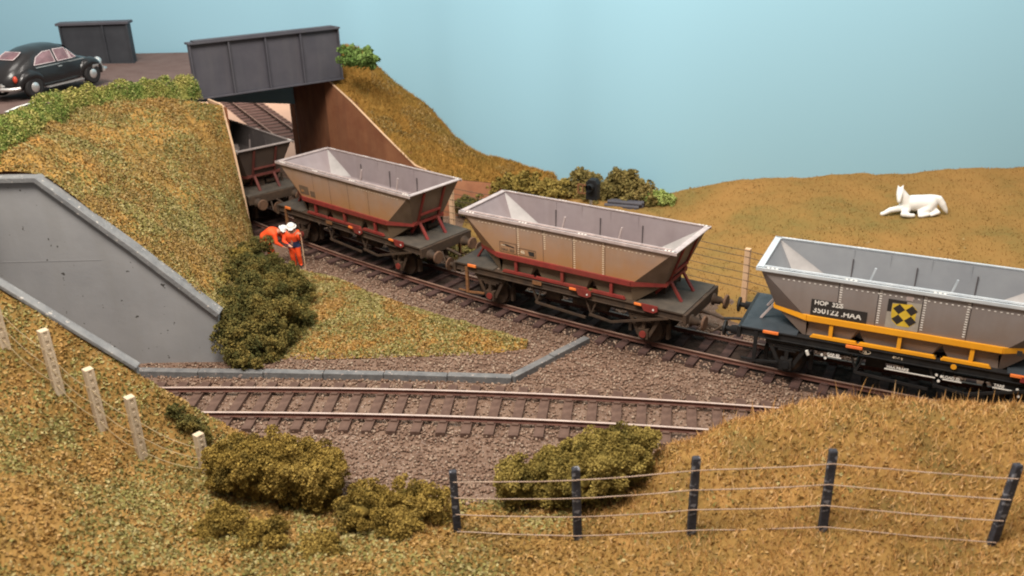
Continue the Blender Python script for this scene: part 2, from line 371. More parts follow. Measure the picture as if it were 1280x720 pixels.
vis = lambda P: (P[:, 2] > -.3) & (P[:, 1] > 9.5) & (np.abs(P[:, 0]) < P[:, 1]*.62+1.5)
P, N = sample(FV, FF, 210000, vis)
right = 1/(1+np.exp(-(P[:, 0]-1.5+.8*fbm(P, .5, 3))*1.6))
leftm = rng.random(len(P)) > right*.72
PL = P[leftm]; g = (fbm(PL, .7, 4, 5)+.25*rng.normal(size=len(PL)) > .16+.12*np.clip(PL[:, 0], -3, 3))
flakes('loose_foliage', PL[~g], .082, M['flake_fore'], 'straw brown crumbs of loose foliage covering the foreground slope', 'foliage')
flakes('green_foliage', PL[g], .082, M['flake_green'], 'olive green crumbs scattered on the left foreground slope', 'foliage')
P, N = sample(FV, FF, 150000, vis)
right = 1/(1+np.exp(-(P[:, 0]-2.2+.8*fbm(P, .5, 3))*1.3)); dn = P[:, 1] > 14.5
P = P[(rng.random(len(P)) < right)]
blades('static_grass', P, .125, .018, M['grass'], 1.3, 'golden static grass fibres on the right hand mound', 'grass')
cr_ = P[(P[:, 1] > 17.0) & (P[:, 1] < 18.1) & (P[:, 0] > 4.5)]; cr_ = cr_[rng.random(len(cr_)) < .035]
blades('tall_grass', cr_, .42, .02, M['grass'], .5, 'long pale grass stalks standing on the crest of the mound', 'grass')

# left grassy bank between retaining wall, road and bridge
B = [(-14.9, 24.62, 5.75), (-13.2, 24.62, 5.7), (-11.7, 24.62, 4.25), (-10.2, 24.62, 2.8), (-8.85, 24.62, 1.4), (-8.2, 25.7, -.3), (-9.1, 29.5, -.32), (-10.15, 33.3, -.32), (-10.7, 35.25, -.32)]
T = [(-14.9, 25.3, 6.1), (-15.0, 26.7, 6.1), (-15.4, 29, 6.05), (-15.6, 31.5, 6.0), (-15.2, 33, 5.95), (-14.2, 34.1, 5.85), (-13.1, 34.9, 5.7), (-12.1, 35.4, 5.45), (-11.35, 35.8, 5.2)]
B, T = np.array(B), np.array(T)
rows = [B]
for t, bl in ((.2, .28), (.45, .5), (.75, .35)): 
    r = B*(1-t)+T*t; r[:, 2] += bl*np.array([0, .3, .8, 1, 1, .8, .6, .3, .1])*1.0; rows.append(r)
rows.append(T)
BV, BF = patch('grassy_bank', rows, M['bank'], 150, 80, .22, .7)
P, N = sample(BV, BF, 120000); g = fbm(P, .6, 4, 1)+.25*rng.normal(size=len(P)) > .10
bare = fbm(P, .45, 4, 21)+.2*rng.normal(size=len(P)) < -.02+.25*(P[:, 2] > 4.6)
flakes('bank_foliage', P[~g & (~bare | (rng.random(len(P)) < .2))], .078, M['flake'], 'tan and ochre leaf crumbs scattered over the left bank', 'foliage')
flakes('bank_green_foliage', P[g & (~bare | (rng.random(len(P)) < .3))], .082, M['flake_green'], 'pale green leaf crumbs in drifts on the left bank', 'foliage')

# embankment right of the bridge
LC = [U(405, 95, 5.2), U(440, 126, 4.25), U(480, 167, 3.05), U(519, 206, 1.85), U(565, 222, 1.2), U(625, 229, .75), U(700, 238, .35)]
HC = [UY(415, 62, 44.5), UY(445, 62, 44.6), UY(478, 92, 44.4), UY(522, 124, 43.8), UY(550, 152, 43), UY(590, 187, 42.2), UY(690, 219, 41)]
rows = [LC, [a*.66+b*.34+np.array([0, 0, .25]) for a, b in zip(LC, HC)], [a*.3+b*.7+np.array([0, 0, .2]) for a, b in zip(LC, HC)], HC, [p+np.array([.1, .35, -.15]) for p in HC]]
HV, HF = patch('bridge_embankment', rows, M['bank2'], 110, 60, .16, .6)
P, N = sample(HV, HF, 26000); blades('embankment_grass', P, .12, .03, M['grass_hill'], 1.2, 'short orange grass fibres on the slope right of the bridge', 'grass')
P = P[clump(P, .5, .12, 6)]; flakes('embankment_foliage', P, .10, M['flake'], 'olive crumbs on the slope right of the bridge', 'foliage')
# earth slope below it
rows = [[p+np.array([.9, -.9, 0])*np.array([1, 1, 0])+np.array([0, 0, -p[2]-.3]) for p in LC[3:]], [np.array(p)+np.array([0, .0, -.03]) for p in LC[3:]]]
EV, EF = patch('earth_slope', rows, M['brick'], 60, 16, .08, .8)
# far right field
pxs = [(600, 228, 41.8), (690, 226, 40.8), (770, 240, 38.7), (832, 244, 38.25), (870, 238, 38.15), (950, 222, 38.15), (1100, 218, 38.15), (1280, 208, 38.15), (1480, 200, 38.15)]
ridge = [UY(a, b, c) for a, b, c in pxs]
near = []
for i in range(9):
    p, a = track(-7+i*3.7, 1.55); near.append(p+np.array([0, 0, -.29]))
rows = [near]
for t, zf in ((.22, .12), (.5, .45), (.8, .86)):
    rows.append([np.array([n[0]*(1-t)+r[0]*t, n[1]*(1-t)+r[1]*t, n[2]*(1-zf)+r[2]*zf]) for n, r in zip(near, ridge)])
rows += [ridge, [r+np.array([.1, .5, -.2]) for r in ridge]]
RV, RF = patch('far_field', rows, M['field'], 170, 80, .14, .4)
P, N = sample(RV, RF, 90000, lambda P: P[:, 1] < 38.5)
blades('field_grass', P[: 24000], .055, .03, M['grass_far'], 1.4, 'short tan grass fibres covering the far field', 'grass')
P = P[60000:]; P = P[clump(P, .8, .5, 4)]; flakes('field_foliage', P, .07, M['flake'], 'small ochre crumbs on the far field', 'foliage')

# grass triangle between the two tracks
pl = [(318, 452), (350, 449), (420, 449), (520, 446), (600, 443), (658, 436)]
ph = [(315, 372), (345, 338), (410, 345), (480, 372), (560, 398), (660, 431)]
A0 = [U(a, b, -.25) for a, b in pl]; A1 = [U(a, b, -.22) for a, b in ph]
rows = [A0, [a*.7+b*.3+np.array([0, 0, .16]) for a, b in zip(A0, A1)], [a*.3+b*.7+np.array([0, 0, .16]) for a, b in zip(A0, A1)], A1]
TV, TF = patch('grass_verge', rows, M['bank'], 90, 40, .10, .9)
P, N = sample(TV, TF, 36000); g = fbm(P, .7, 4, 12)+.2*rng.normal(size=len(P)) > -.14
flakes('verge_green_foliage', P[g], .078, M['flake_green'], 'green crumbs on the flat verge between the two tracks', 'foliage')
flakes('verge_foliage', P[~g], .075, M['flake_fore'], 'orange brown crumbs on the flat verge between the two tracks', 'foliage')

# road surface and back land
def road():
    near = [(-17, 20, 6.0), (-15.3, 25, 6.05), (-15.6, 29, 6.0), (-15.9, 31.6, 5.95), (-15.4, 33.3, 5.97), (-14.3, 34.5, 5.93), (-13.0, 36.4, 5.78), (-12.6, 37.8, 5.62), (-7.6, 41.9, 5.6)]
    far = [(-34, 20, 6.0), (-34, 26, 6.0), (-33, 30, 5.95), (-32, 35, 6.0), (-31, 40, 5.85), (-30, 46.9, 5.65), (-22, 46.9, 5.65), (-17, 46.9, 5.62), (-9, 46.9, 5.6)]
    mid = [tuple((a+b)/2 for a, b in zip(p, q)) for p, q in zip(near, far)]
    patch('road', [near, mid, far], M['road'], 60, 30, .0, 1)
road()
def strip(name, pts, w, mt, z=.006):
    V = []; 
    for i, p in enumerate(pts):
        p = np.array(p); d = np.array(pts[min(i+1, len(pts)-1)])-np.array(pts[max(i-1, 0)]); d = d/np.linalg.norm(d); n = np.array([-d[1], d[0], 0])*w/2
        V += [p+n+[0, 0, z], p-n+[0, 0, z]]
    F = [(2*i, 2*i+1, 2*i+3, 2*i+2) for i in range(len(pts)-1)]
    o = npmesh(name, V, F, mt); tag(o, kind='structure'); return o
strip('road_marking', [U(8, 141, 5.98), U(24, 134, 5.98), U(41, 129, 5.98)], .16, M['white'], .03)

# ================================================================= WALLS AND BRIDGE
def wall(name, pts, y0, y1, zb, label, face_in, cop_over=.14, cop=.16):
    """retaining wall: pts (x,z) of the sloping top, from left to right, along y"""
    t = thing(name, (pts[0][0], (y0+y1)/2, zb), 0, label, 'retaining wall', 'concrete retaining walls')
    o = Vector(t.location); mb = MB()
    poly = [(x, y0, z) for x, z in pts] + [(pts[-1][0], y0, zb), (pts[0][0], y0, zb)]
    mb.plate([Vector(p)-o for p in poly], (0, 1, 0), y1-y0); mb.build('wall_panel', M['concrete'], t)
    mb = MB(); ov = cop_over; ya, yb = (y0-ov, y1+.08) if face_in < 0 else (y0-.08, y1+ov)
    vs = []; off = cop
    for i, (x, z) in enumerate(pts):
        d = Vector((pts[min(i+1, len(pts)-1)][0]-pts[max(i-1, 0)][0], pts[min(i+1, len(pts)-1)][1]-pts[max(i-1, 0)][1])).normalized()
        n = Vector((-d.y, d.x)); 
        if n.y < 0: n = -n
        vs += [(x, ya, z), (x, yb, z), (x+n.x*off, yb, z+n.y*off), (x+n.x*off, ya, z+n.y*off)]
    vs = [Vector(v)-o for v in vs]
    fs = [(4*i+k, 4*i+(k+1) % 4, 4*i+4+(k+1) % 4, 4*i+4+k) for i in range(len(pts)-1) for k in range(4)] + [(0, 1, 2, 3), tuple(4*(len(pts)-1)+k for k in (3, 2, 1, 0))]
    mb.add(vs, fs); mb.build('coping', M['coping'], t, .02)
    return t
w1 = wall('retaining_wall', [(-17, 5.56), (-13.25, 5.56), (-11.0, 3.45), (-8.82, 1.28)], 24.40, 24.62, -.4, 'grey concrete retaining wall below the left grassy bank', -1)
# horizontal casting line on the face
mb = MB(); mb.box((0, -.006, 3.55), (4.4, .004, 3.575)); o = mb.build('casting_line', M['concrete'], w1); o.location = (.7, -.11, 0)
w2 = wall('retaining_wall', [(-17, 8.4), (-14, 6.12), (-12, 4.55), (-9.2, 2.24)], 19.37, 19.53, -.4, 'low sloping concrete wall edge behind the post and wire fence', 1, .03, .10)
# cable trough / kerb
kp = [U(168, 463, -.1), U(330, 465, -.1), U(480, 467, -.1), U(640, 471, -.1), U(734, 422, -.1)]
kt = thing('cable_trough', kp[0], 0, 'grey concrete cable trough running beside the siding and bending to the main line', 'cable trough')
mbT = MB(); seg = []
for i in range(4):
    a, b = Vector(kp[i]), Vector(kp[i+1]); n = max(1, int((b-a).length/1.5))
    for k in range(n):
        p, q = a.lerp(b, k/n), a.lerp(b, (k+1)/n); d = (q-p).normalized()*.012
        o = Vector(kp[0]); MB().bar(p+d-o+Vector((0, 0, -.06+random.uniform(-.01, .01))), q-d-o+Vector((0, 0, -.08)), .24, .22).build('trough_section', M['trough'], kt, .015)

# bridge
gL = np.array([-12.92, 37.51, 0]); gR = np.array([-7.5, 41.45, 0]); gd = (gR-gL)/np.linalg.norm(gR-gL); gl = np.linalg.norm(gR-gL); ga = math.atan2(gd[1], gd[0])
br = thing('girder_bridge', (gL[0], gL[1], 5.15), ga, 'dark grey plate girder road bridge over the railway track', 'bridge')
mb = MB(); mb.box((0, 0, 0), (gl, .10, 2.17)); g = mb.build('girder', M['girder'], br, .01)
mb = MB(); mb.box((-.04, -.2, 2.17), (gl+.04, .26, 2.25)); mb.box((.2, -.16, 2.25), (gl-.2, .22, 2.31)); mb.build('top_flange', M['girder'], g, .01)
mb = MB(); mb.box((-.02, -.17, -.06), (gl+.02, .22, .0)); mb.build('bottom_flange', M['girder'], g, .01)
for x in (.0, 1.62, 3.22, 4.82, gl-.06): MB().box((x, -.15, .0), (x+.06, 0, 2.17)).build('stiffener', M['girder'], g, .005)
mbd = MB(); mbd.box((-.3, .25, .04), (gl+.1, 6.4, .40)); mbd.build('deck', M['girder_dark'], br)
for y in (2.4, 4.6, 6.8): MB().box((.3, y, -.32), (gl, y+.2, .035)).build('cross_girder', M['girder_dark'], br)
# abutments (children of the bridge) in world coordinates converted to bridge space
Mi = (Matrix.Translation((gL[0], gL[1], 5.15)) @ Matrix.Rotation(ga, 4, 'Z')).inverted()
def solid(name, poly, z0, z1, mt, parent, Mi):
    mb = MB(); mb.plate([Mi @ Vector((x, y, z0)) for x, y in poly], (0, 0, 1), z1-z0); return mb.build(name, mt, parent)
solid('abutment', [(-8.36, 41.66), (-11.36, 46.95), (-9.0, 46.95), (-6.8, 42.9)], -.35, 5.08, M['brick'], br, Mi)
Lp = [(-11.2, 35.9)]
for s_ in (-21.5, -24, -27, -29.5):
    p, a = track(s_, -2.25); Lp.append((p[0], p[1]))
mb = MB(); poly = Lp+[(-24, 46.9), (-24, 40), (-13.2, 36.5)]
solid('abutment', poly, -.35, 5.08, M['brick'], br, Mi)
# near end wing of the left abutment: thin board edge following bank end
mb = MB(); e0 = [(-10.72, 35.28, -.33), (-10.80, 35.35, 1.2), (-11.05, 35.6, 3.6), (-11.33, 35.85, 5.22)]
vs = []
for p in e0: vs += [Mi @ Vector(p), Mi @ (Vector(p)+Vector((-.9, 1.2, 0))), ]
mb.add(vs, [(0, 1, 3, 2), (2, 3, 5, 4), (4, 5, 7, 6)]); ob = mb.build('wing_board', M['post_far'], br)
sm = ob.modifiers.new('s', 'SOLIDIFY'); sm.thickness = .08
# right wing wall
ww = thing('wing_wall', (-8.36, 41.66, -.3), 0, 'brown earth coloured wing wall sloping down from the bridge', 'wing wall')
tp = [Vector(U(404, 95, 5.2)), Vector(U(440, 128, 4.2)), Vector(U(480, 169, 3.0)), Vector(U(519, 207.5, 1.8)), Vector(U(560, 224, 1.15))]
o = Vector((-8.36, 41.66, -.3)); mb = MB()
vs = [p-o for p in tp]+[Vector((p.x, p.y, -.35))-o for p in tp]; n = len(tp)
vs2 = [v+Vector((.35, .45, 0)) for v in vs]
mb.add(vs+vs2, [(i, i+1, n+i+1, n+i) for i in range(n-1)]+[(2*n+i, 2*n+i+1, 3*n+i+1, 3*n+i) for i in range(n-1)]+[(i, i+1, 2*n+i+1, 2*n+i) for i in range(n-1)]+[(0, n, 3*n, 2*n), (n-1, 2*n-1, 4*n-1, 3*n-1)])
mb.build('wall_face', M['brick'], ww)
mb = MB(); mb.tube([p-o+Vector((0, 0, .02)) for p in tp], .045, 6); mb.build('pale_edge', M['post_far'], ww)
# far parapet box
pl_, pr_ = np.array([-20.82, 43.57]), np.array([-17.75, 43.79]); L_ = np.linalg.norm(pr_-pl_)
pp = thing('far_parapet', (pl_[0], pl_[1], 5.6), math.atan2(*(pr_-pl_)[::-1]), 'black panelled parapet standing beyond the car at the far road edge', 'parapet')
MB().box((0, 0, 0), (L_, .5, 1.86)).build('panel', M['girder_dark'], pp, .01)
MB().box((-.14, -.14, 1.86), (L_+.1, .6, 1.98)).build('top_flange', M['girder'], pp, .015)
for x in (-.03, L_*.62, L_-.05): MB().box((x, -.10, 0), (x+.08, 0, 1.86)).build('stiffener', M['girder_dark'], pp, .005)
MB().box((-.1, -.2, 0), (L_+.1, -.1, .1)).build('bottom_flange', M['girder_dark'], pp)

# ================================================================= TRACK
def rail_mesh(pts, o, name, parent, top):
    mb = MB(); prof = [(-.055, -.13), (.055, -.13), (.055, -.115), (.014, -.10), (.014, -.035), (.036, -.03), (.036, 0), (-.036, 0), (-.036, -.03), (-.014, -.035), (-.014, -.10), (-.055, -.115)]
    n = len(prof); vs = []
    for i, p in enumerate(pts):
        d = np.array(pts[min(i+1, len(pts)-1)])-np.array(pts[max(i-1, 0)]); d /= np.linalg.norm(d); nn = np.array([-d[1], d[0], 0])
        vs += [np.array(p)+nn*a+np.array([0, 0, b])-o for a, b in prof]
    for k in range(n):
        fs = [(i*n+k, i*n+(k+1) % n, (i+1)*n+(k+1) % n, (i+1)*n+k) for i in range(len(pts)-1)]
        mb.add(vs, fs, 1 if k == 6 else 0)
    mb.build(name, [M['rail_rust'], top], parent)
def make_track(fn, s0, s1, sp_, label, smat, n=60, name='railway_track'):
    o, _ = fn(s0); t = thing(name, o, 0, label, 'railway track', 'railway tracks')
    for sd in (-.665, .665):
        rail_mesh([fn(s0+(s1-s0)*i/n, sd)[0] for i in range(n+1)], o, 'rail', t, M['rail_worn'] if fn.__name__ != 'siding' else M['rail_top'])
    proto = MB(); proto.box((-.13, -1.25, -.27), (.13, 1.25, -.14))
    for sd in (-.665, .665): proto.box((-.09, sd-.15, -.14), (.09, sd-.06, -.09)); proto.box((-.09, sd+.06, -.14), (.09, sd+.15, -.09))
    first = None
    for i in range(int((s1-s0)/sp_)):
        p, a = fn(s0+i*sp_+.2)
        if first is None: first = proto.build('sleeper', smat, t, .008); ob = first
        else: ob = first.copy(); COL.objects.link(ob); ob.parent = t
        ob.location = Vector(p-o); ob.rotation_euler = (0, 0, a+random.uniform(-.02, .02))
    return t
make_track(track, -30, 19, .74, 'curved main line track under the train of hopper wagons', M['sleeper_dark'])
strip('shade_ballast', [track(x)[0]+np.array([0, 0, -.235]) for x in np.linspace(-34, 19, 60)], 2.3, M['bed_shade'], 0)  # strip with the wagons' shade put into its colour
# siding: near rail and far rail image points -> centreline
sf = [(120, 484.8), (200, 484.5), (400, 485), (600, 489), (800, 498), (968, 510), (1060, 516.5)]
sfp = np.array([U(a, b) for a, b in sf])
cx = np.polyfit(sfp[:, 0], sfp[:, 1], 3)
def siding(s, off=0.):
    x = -17+s*.985; 
    dy = np.polyval(np.polyder(cx), max(-12, min(9, x))); xx = max(-12, min(9, x)); y = np.polyval(cx, xx)+dy*(x-xx); a = math.atan(dy)
    y = y-.665/math.cos(a)
    return np.array([x-math.sin(a)*off, y+math.cos(a)*off, 0.]), a
make_track(siding, 0, 26.5, .66, 'straight siding track between the concrete trough and the foreground bushes', M['sleeper'])
# fiddle yard beyond the opening
yd = np.array([-3.3, 6.2, 0]); yd /= np.linalg.norm(yd); ya = math.atan2(yd[1], yd[0])
base = np.array([-12.6, 51.7, 0.])
strip('yard_ballast', [base-[0, 0, .30], base+yd*60-[0, 0, .30]], 2.5, M['yard'])
def yfn(s, off=0.): return base+yd*s+np.array([-yd[1], yd[0], 0])*off+np.array([0, 0, -.12]), ya
make_track(yfn, .2, 40, .9, 'distant yard track on the pink baseboard seen through the bridge opening', M['yard_sleeper'], 4)
# ballast stones
def stones(P, size):
    V, F = ICO1; V = V[:12]; n = len(P)
    bm = bmesh.new(); bmesh.ops.create_cube(bm, size=1.2); OV = np.array([v.co[:] for v in bm.verts]); bm.free()
    OV = np.array([(1, 0, 0), (-1, 0, 0), (0, 1, 0), (0, -1, 0), (0, 0, 1), (0, 0, -1)], float)
    OF = np.array([(0, 2, 4), (2, 1, 4), (1, 3, 4), (3, 0, 4), (2, 0, 5), (1, 2, 5), (3, 1, 5), (0, 3, 5)])
    a = unit(n); b = np.cross(a, unit(n)); b /= np.linalg.norm(b, axis=1)[:, None]; c = np.cross(a, b)
    R = np.stack([a, b, c], 1)
    v = np.einsum('kj,njl->nkl', OV, R*(size*(.5+.6*rng.random((n, 3, 1)))*(.6+.8*rng.random((n, 1, 1))))) + P[:, None]
    f = (np.arange(n)*6)[:, None, None]+OF[None]
    return npmesh('ballast_stones', v.reshape(-1, 3), f.reshape(-1, 3), M['stone'])
def trackdist(P, fn, s0, s1, n=60):
    Q = np.array([fn(s0+(s1-s0)*i/n)[0][:2] for i in range(n+1)])
    return np.min(np.linalg.norm(P[:, None, :2]-Q[None], axis=2), axis=1)
n = 62000
P = np.stack([rng.uniform(-13, 13, n), rng.uniform(17, 34.5, n), np.full(n, -.25)], 1)
ok = (np.abs(P[:, 0]) < P[:, 1]*.6)
ml = np.array([track(s)[0][:2] for s in np.linspace(-30, 20, 80)]); yl = np.interp(P[:, 0], ml[:, 0], ml[:, 1])
ok &= (P[:, 1] < yl+2.2) & ~((P[:, 0] < -9) & (P[:, 1] > 24.3) & (P[:, 1] < 35))
P = P[ok]; P[:, 2] += fbm(P, .8, 2)*.03+rng.random(len(P))*.03
td = np.minimum(trackdist(P, track, -26, 16, 260), trackdist(P, siding, 0, 27, 160)); tm = trackdist(P, track, -30, 18, 300); P = P[(td > .75) | ((tm > 1.1) & (rng.random(len(P)) < .45))]
ti = np.minimum(td, 9)
tag(stones(P, .045), 'grey pink ballast stones around both tracks', 'ballast', None, 'stuff')
# ================================================================= WAGONS
def wm(n, c, **k): return mat(n, c, **k)
M['body_tan'] = wm('hopper_tan', [(.28, .205, .165), (.34, .245, .19), (.33, .24, .20)], rough=.5, scale=.9, spec=.4, metal=.1, low=((.37, .17, .055), 1.9, 3.2, .95), streak=((.32, .17, .07), 1.6, .45))
M['body_grey'] = wm('hopper_grey', [(.235, .205, .195), (.27, .235, .22)], rough=.5, scale=.8, spec=.4, metal=.1, low=((.20, .13, .09), 1.9, 2.9, .7), streak=((.15, .115, .095), 1.5, .35))
M['body_low'] = wm('hopper_underside', [(.10, .07, .045), (.17, .115, .07)], rough=.7, scale=1.5)
M['end_tan'] = wm('end_shade_tan', [(.13, .09, .062), (.22, .155, .11)], rough=.65, scale=1.3, streak=((.10, .06, .035), 2, .6))  # tan body colour darkened to paint in shade at the right end
M['end_grey'] = wm('end_shade_grey', [(.13, .105, .09), (.19, .16, .14)], rough=.65, scale=1.3)  # same painted end shade for the grey wagon
M['body_shaded'] = wm('hopper_shaded', [(.06, .042, .034), (.10, .068, .05)], rough=.7, scale=.8, spec=.3, streak=((.04, .028, .02), 1.5, .4))  # body colour with the bridge shadow painted in, leftmost wagon
M['band_shaded'] = wm('band_shaded', [(.08, .02, .016), (.13, .035, .025)], rough=.7, scale=3)  # red band darkened for the bridge shadow
M['inner_mauve'] = wm('inner_mauve', [(.235, .19, .195), (.30, .25, .25)], rough=.6, scale=1.1, spec=.35, streak=((.20, .15, .14), 1.5, .4))
M['inner_grey'] = wm('inner_grey', [(.235, .24, .255), (.29, .295, .305)], rough=.6, scale=1.1, spec=.35)
M['inner_shaded'] = wm('inner_shaded', [(.06, .05, .05), (.10, .085, .08)], rough=.7, scale=1.1)  # lining colour lowered to paint in the bridge shadow
M['rim_pink'] = wm('rim_pink', [(.38, .31, .295), (.58, .47, .44)], rough=.45, scale=4, spec=.5, metal=.2)
M['inner_pale'] = wm('inner_pale', [(.29, .27, .26), (.40, .375, .36)], rough=.6, scale=1.6, spec=.35)
M['rib_dark'] = wm('rib_dark', [(.09, .075, .075)], rough=.7)
M['rim_shaded'] = wm('rim_shaded', [(.22, .18, .17), (.32, .27, .25)], rough=.5, scale=4)  # rim colour lowered to paint in the bridge shadow
M['rim_grey'] = wm('rim_grey', [(.44, .47, .50), (.60, .62, .63)], rough=.45, scale=3, spec=.5, metal=.2)
M['mark_white'] = wm('mark_white', [(.72, .68, .62)], rough=.6)
M['mark_cream'] = wm('mark_cream', [(.62, .50, .36)], rough=.6)
M['band_red'] = wm('band_red', [(.15, .022, .02), (.25, .035, .026)], rough=.6, scale=3, streak=((.14, .05, .03), 2, .5))
M['band_yellow'] = wm('band_yellow', [(.72, .30, .015), (.80, .35, .02)], rough=.5, scale=2, streak=((.50, .22, .03), 2, .3))
M['under_brown'] = wm('under_brown', [(.03, .021, .016), (.075, .045, .027)], rough=.8, scale=4)
M['under_black'] = wm('under_black', [(.010, .010, .011), (.022, .02, .019)], rough=.55, scale=4)
M['deck_brown'] = wm('deck_brown', [(.048, .04, .033), (.085, .068, .052)], rough=.8, scale=3)
M['deck_blue'] = wm('deck_blue', [(.030, .037, .044), (.052, .060, .068)], rough=.6, scale=3)
M['rust'] = wm('rust', [(.12, .055, .026), (.27, .12, .045)], rough=.85, scale=9)
M['buffer_rust'] = wm('buffer_rust', [(.09, .05, .032), (.17, .09, .05)], rough=.8, scale=6)
M['orange'] = wm('tab_orange', [(.75, .16, .03), (.80, .22, .05)], rough=.6)
M['steel'] = wm('bright_steel', [(.5, .47, .44)], rough=.35, metal=.8)
M['black'] = wm('plain_black', [(.012, .012, .013)], rough=.6)
M['label_black'] = wm('label_black', [(.03, .026, .024)], rough=.6)
M['label_brown'] = wm('label_brown', [(.13, .085, .055)], rough=.7)
M['sign_field'] = wm('sign_field', [(.34, .30, .25)], rough=.6)
M['sign_yellow'] = wm('sign_yellow', [(.62, .42, .04)], rough=.6)

def text(body, size, loc, parent, mt, name='lettering', M4=None, ext=.002):
    cu = bpy.data.curves.new(name, 'FONT'); cu.body = body; cu.size = size; cu.extrude = ext; cu.align_x = 'LEFT'; cu.offset = .004
    ob = bpy.data.objects.new(name, cu); COL.objects.link(ob)
    dg = bpy.context.evaluated_depsgraph_get(); me = bpy.data.meshes.new_from_object(ob.evaluated_get(dg)); bpy.data.objects.remove(ob)
    me.materials.clear(); o = link(name, me, mt, parent); o.location = loc; o.rotation_euler = (PI/2, 0, 0)
    if M4: o.rotation_euler = M4
    return o
RIM = (3.78, 1.29, 3.33)
def side_y(z):       # near side panel y at height z (negative side)
    return -(1.22-(3.27-z)*.04)
def make_wagon(loc, rz, label, kind):
    yel = kind == 'yellow'
    body = M['body_grey'] if yel else (M['body_shaded'] if kind == 'dark' else M['body_tan'])
    inner = M['inner_grey'] if yel else M['inner_mauve'] if kind != 'dark' else M['inner_shaded']; rim = M['rim_grey'] if yel else M['rim_pink'] if kind != 'dark' else M['rim_shaded']
    band = M['band_yellow'] if yel else M['band_shaded'] if kind == 'dark' else M['band_red']; un = M['under_black'] if yel else M['under_brown']; dk = M['deck_blue'] if yel else M['deck_brown']
    t = thing('hopper_wagon', loc, rz, label, 'hopper wagon', 'hopper wagons of the train')
    # ---- hopper shell (outer and inner), with chamfered lower corners
    def ring(X, Y, xk, yk, z): # octagon: side kinks at +-xk, ends at +-X with half width yk
        return [(-xk, -Y, z), (xk, -Y, z), (X, -yk, z), (X, yk, z), (xk, Y, z), (-xk, Y, z), (-X, yk, z), (-X, -yk, z)]
    def shell(off, floor):
        mb = MB(); zt = 3.28
        x, y = 3.70-off, 1.22-off
        topc = [(-x, -y, zt), (x, -y, zt), (x, y, zt), (-x, y, zt)]
        mid = ring(3.24-off, 1.17-off, 2.35, .75, 2.0)
        mb.add(topc+mid, [(0, 1, 5, 4), (1, 6, 5), (1, 2, 7, 6), (2, 8, 7), (2, 3, 9, 8), (3, 10, 9), (3, 0, 11, 10), (0, 4, 11)])
        return mb, mid
    mb, mid = shell(0, None); mb.m = [0, 1, 1, 1, 0, 0, 0, 0]; hop = mb.build('hopper_body', [body, M['end_grey'] if yel else M['end_tan'] if kind != 'dark' else body], t)  # right end and its corner sheets take the painted shade colour
    mb = MB(); zt = 3.28; x, y = 3.65, 1.17; midi = ring(3.08, 1.13, 2.22, .80, 2.36)
    mb.add([(-x, -y, zt), (x, -y, zt), (x, y, zt), (-x, y, zt)]+midi, [(0, 1, 5, 4), (1, 6, 5), (1, 2, 7, 6), (2, 8, 7), (2, 3, 9, 8), (3, 10, 9), (3, 0, 11, 10), (0, 4, 11)])
    mb.m = [0, 1, 1, 1, 0, 1, 0, 1]
    low = ring(2.3, .5, 2.0, .35, 1.35)
    mb.add(midi+low, [(k, (k+1) % 8, 8+(k+1) % 8, 8+k) for k in range(8)]+[tuple(range(8, 16))])
    for x in (-1.57, -.6, .45, 1.43):          # inside seams
        mb.box((x-.012, -1.165, 2.4), (x+.012, -1.15, 3.25)); mb.box((x-.012, 1.15, 2.4), (x+.012, 1.165, 3.25))
    mb.build('hopper_lining', [inner, M['inner_pale'] if kind != 'dark' else inner], hop)
    mb = MB()
    for x in (-1.57, .1, 1.6):
        for s in (-1, 1): MB().box((x-.013, s*1.13-.02, 2.30), (x+.013, s*1.13+.02, 2.98)).build('inner_rib', M['rib_dark'], hop)
    mb = MB()
    for x in (-1.0, 1.05):
        mb.add([(x-.42, -1.0, 1.9), (x-.42, 1.0, 1.9), (x+.42, 1.0, 1.9), (x+.42, -1.0, 1.9), (x, -1.05, 2.35), (x, 1.05, 2.35)], [(0, 1, 5, 4), (2, 3, 4, 5), (0, 4, 3), (1, 2, 5)])
        mb.bar((x, -.95, 2.36), (x, .95, 2.36), .05, .05)
        mb.bar((x-.1, .62, 2.3), (x+.08, .62, 3.0), .05, .05)
    mb.build('dividing_ridge', rim, hop)
    # lower hoppers (three chutes), faces between band and sills
    for (a, b, c, d) in ((-3.2, -1.0, -2.35, -1.28), (-1.0, 1.0, -.74, .74), (1.0, 3.2, 1.28, 2.35)):
        mb = MB(); z0, z1 = 1.36, 1.98
        for s in (-1, 1):
            ya, yb = s*1.15, s*1.02
            mb.add([(max(a, -2.35), ya, z1), (min(b, 2.35), ya, z1), (min(b, 2.35) if b < 2 else b-.9, yb, 1.78), (d, yb, z0), (c, yb, z0), (max(a, -2.35) if a > -2 else a+.9, yb, 1.78)], [tuple(range(6))])
        mb.add([(c, -1.02, z0), (c, 1.02, z0), (a if a > -2 else -3.2, .75, z1), (a if a > -2 else -3.2, -.75, z1)], [(0, 1, 2, 3)])
        mb.add([(d, -1.02, z0), (d, 1.02, z0), (b if b < 2 else 3.2, .75, z1), (b if b < 2 else 3.2, -.75, z1)], [(0, 1, 2, 3)])
        if a < -2:
            for s in (-1, 1): mb.add([(-2.35, s*1.17, z1), (-3.22, s*.75, z1), (c, s*1.02, z0)], [(0, 1, 2)])
        if b > 2:
            for s in (-1, 1): mb.add([(2.35, s*1.17, z1), (3.22, s*.75, z1), (d, s*1.02, z0)], [(0, 1, 2)])
        mb.build('lower_hopper', body if yel else M['body_low'], hop)
    # ---- rim
    mb = MB(); X, Y, Z = 3.79, 1.30, 3.27; w = .14; h = .035
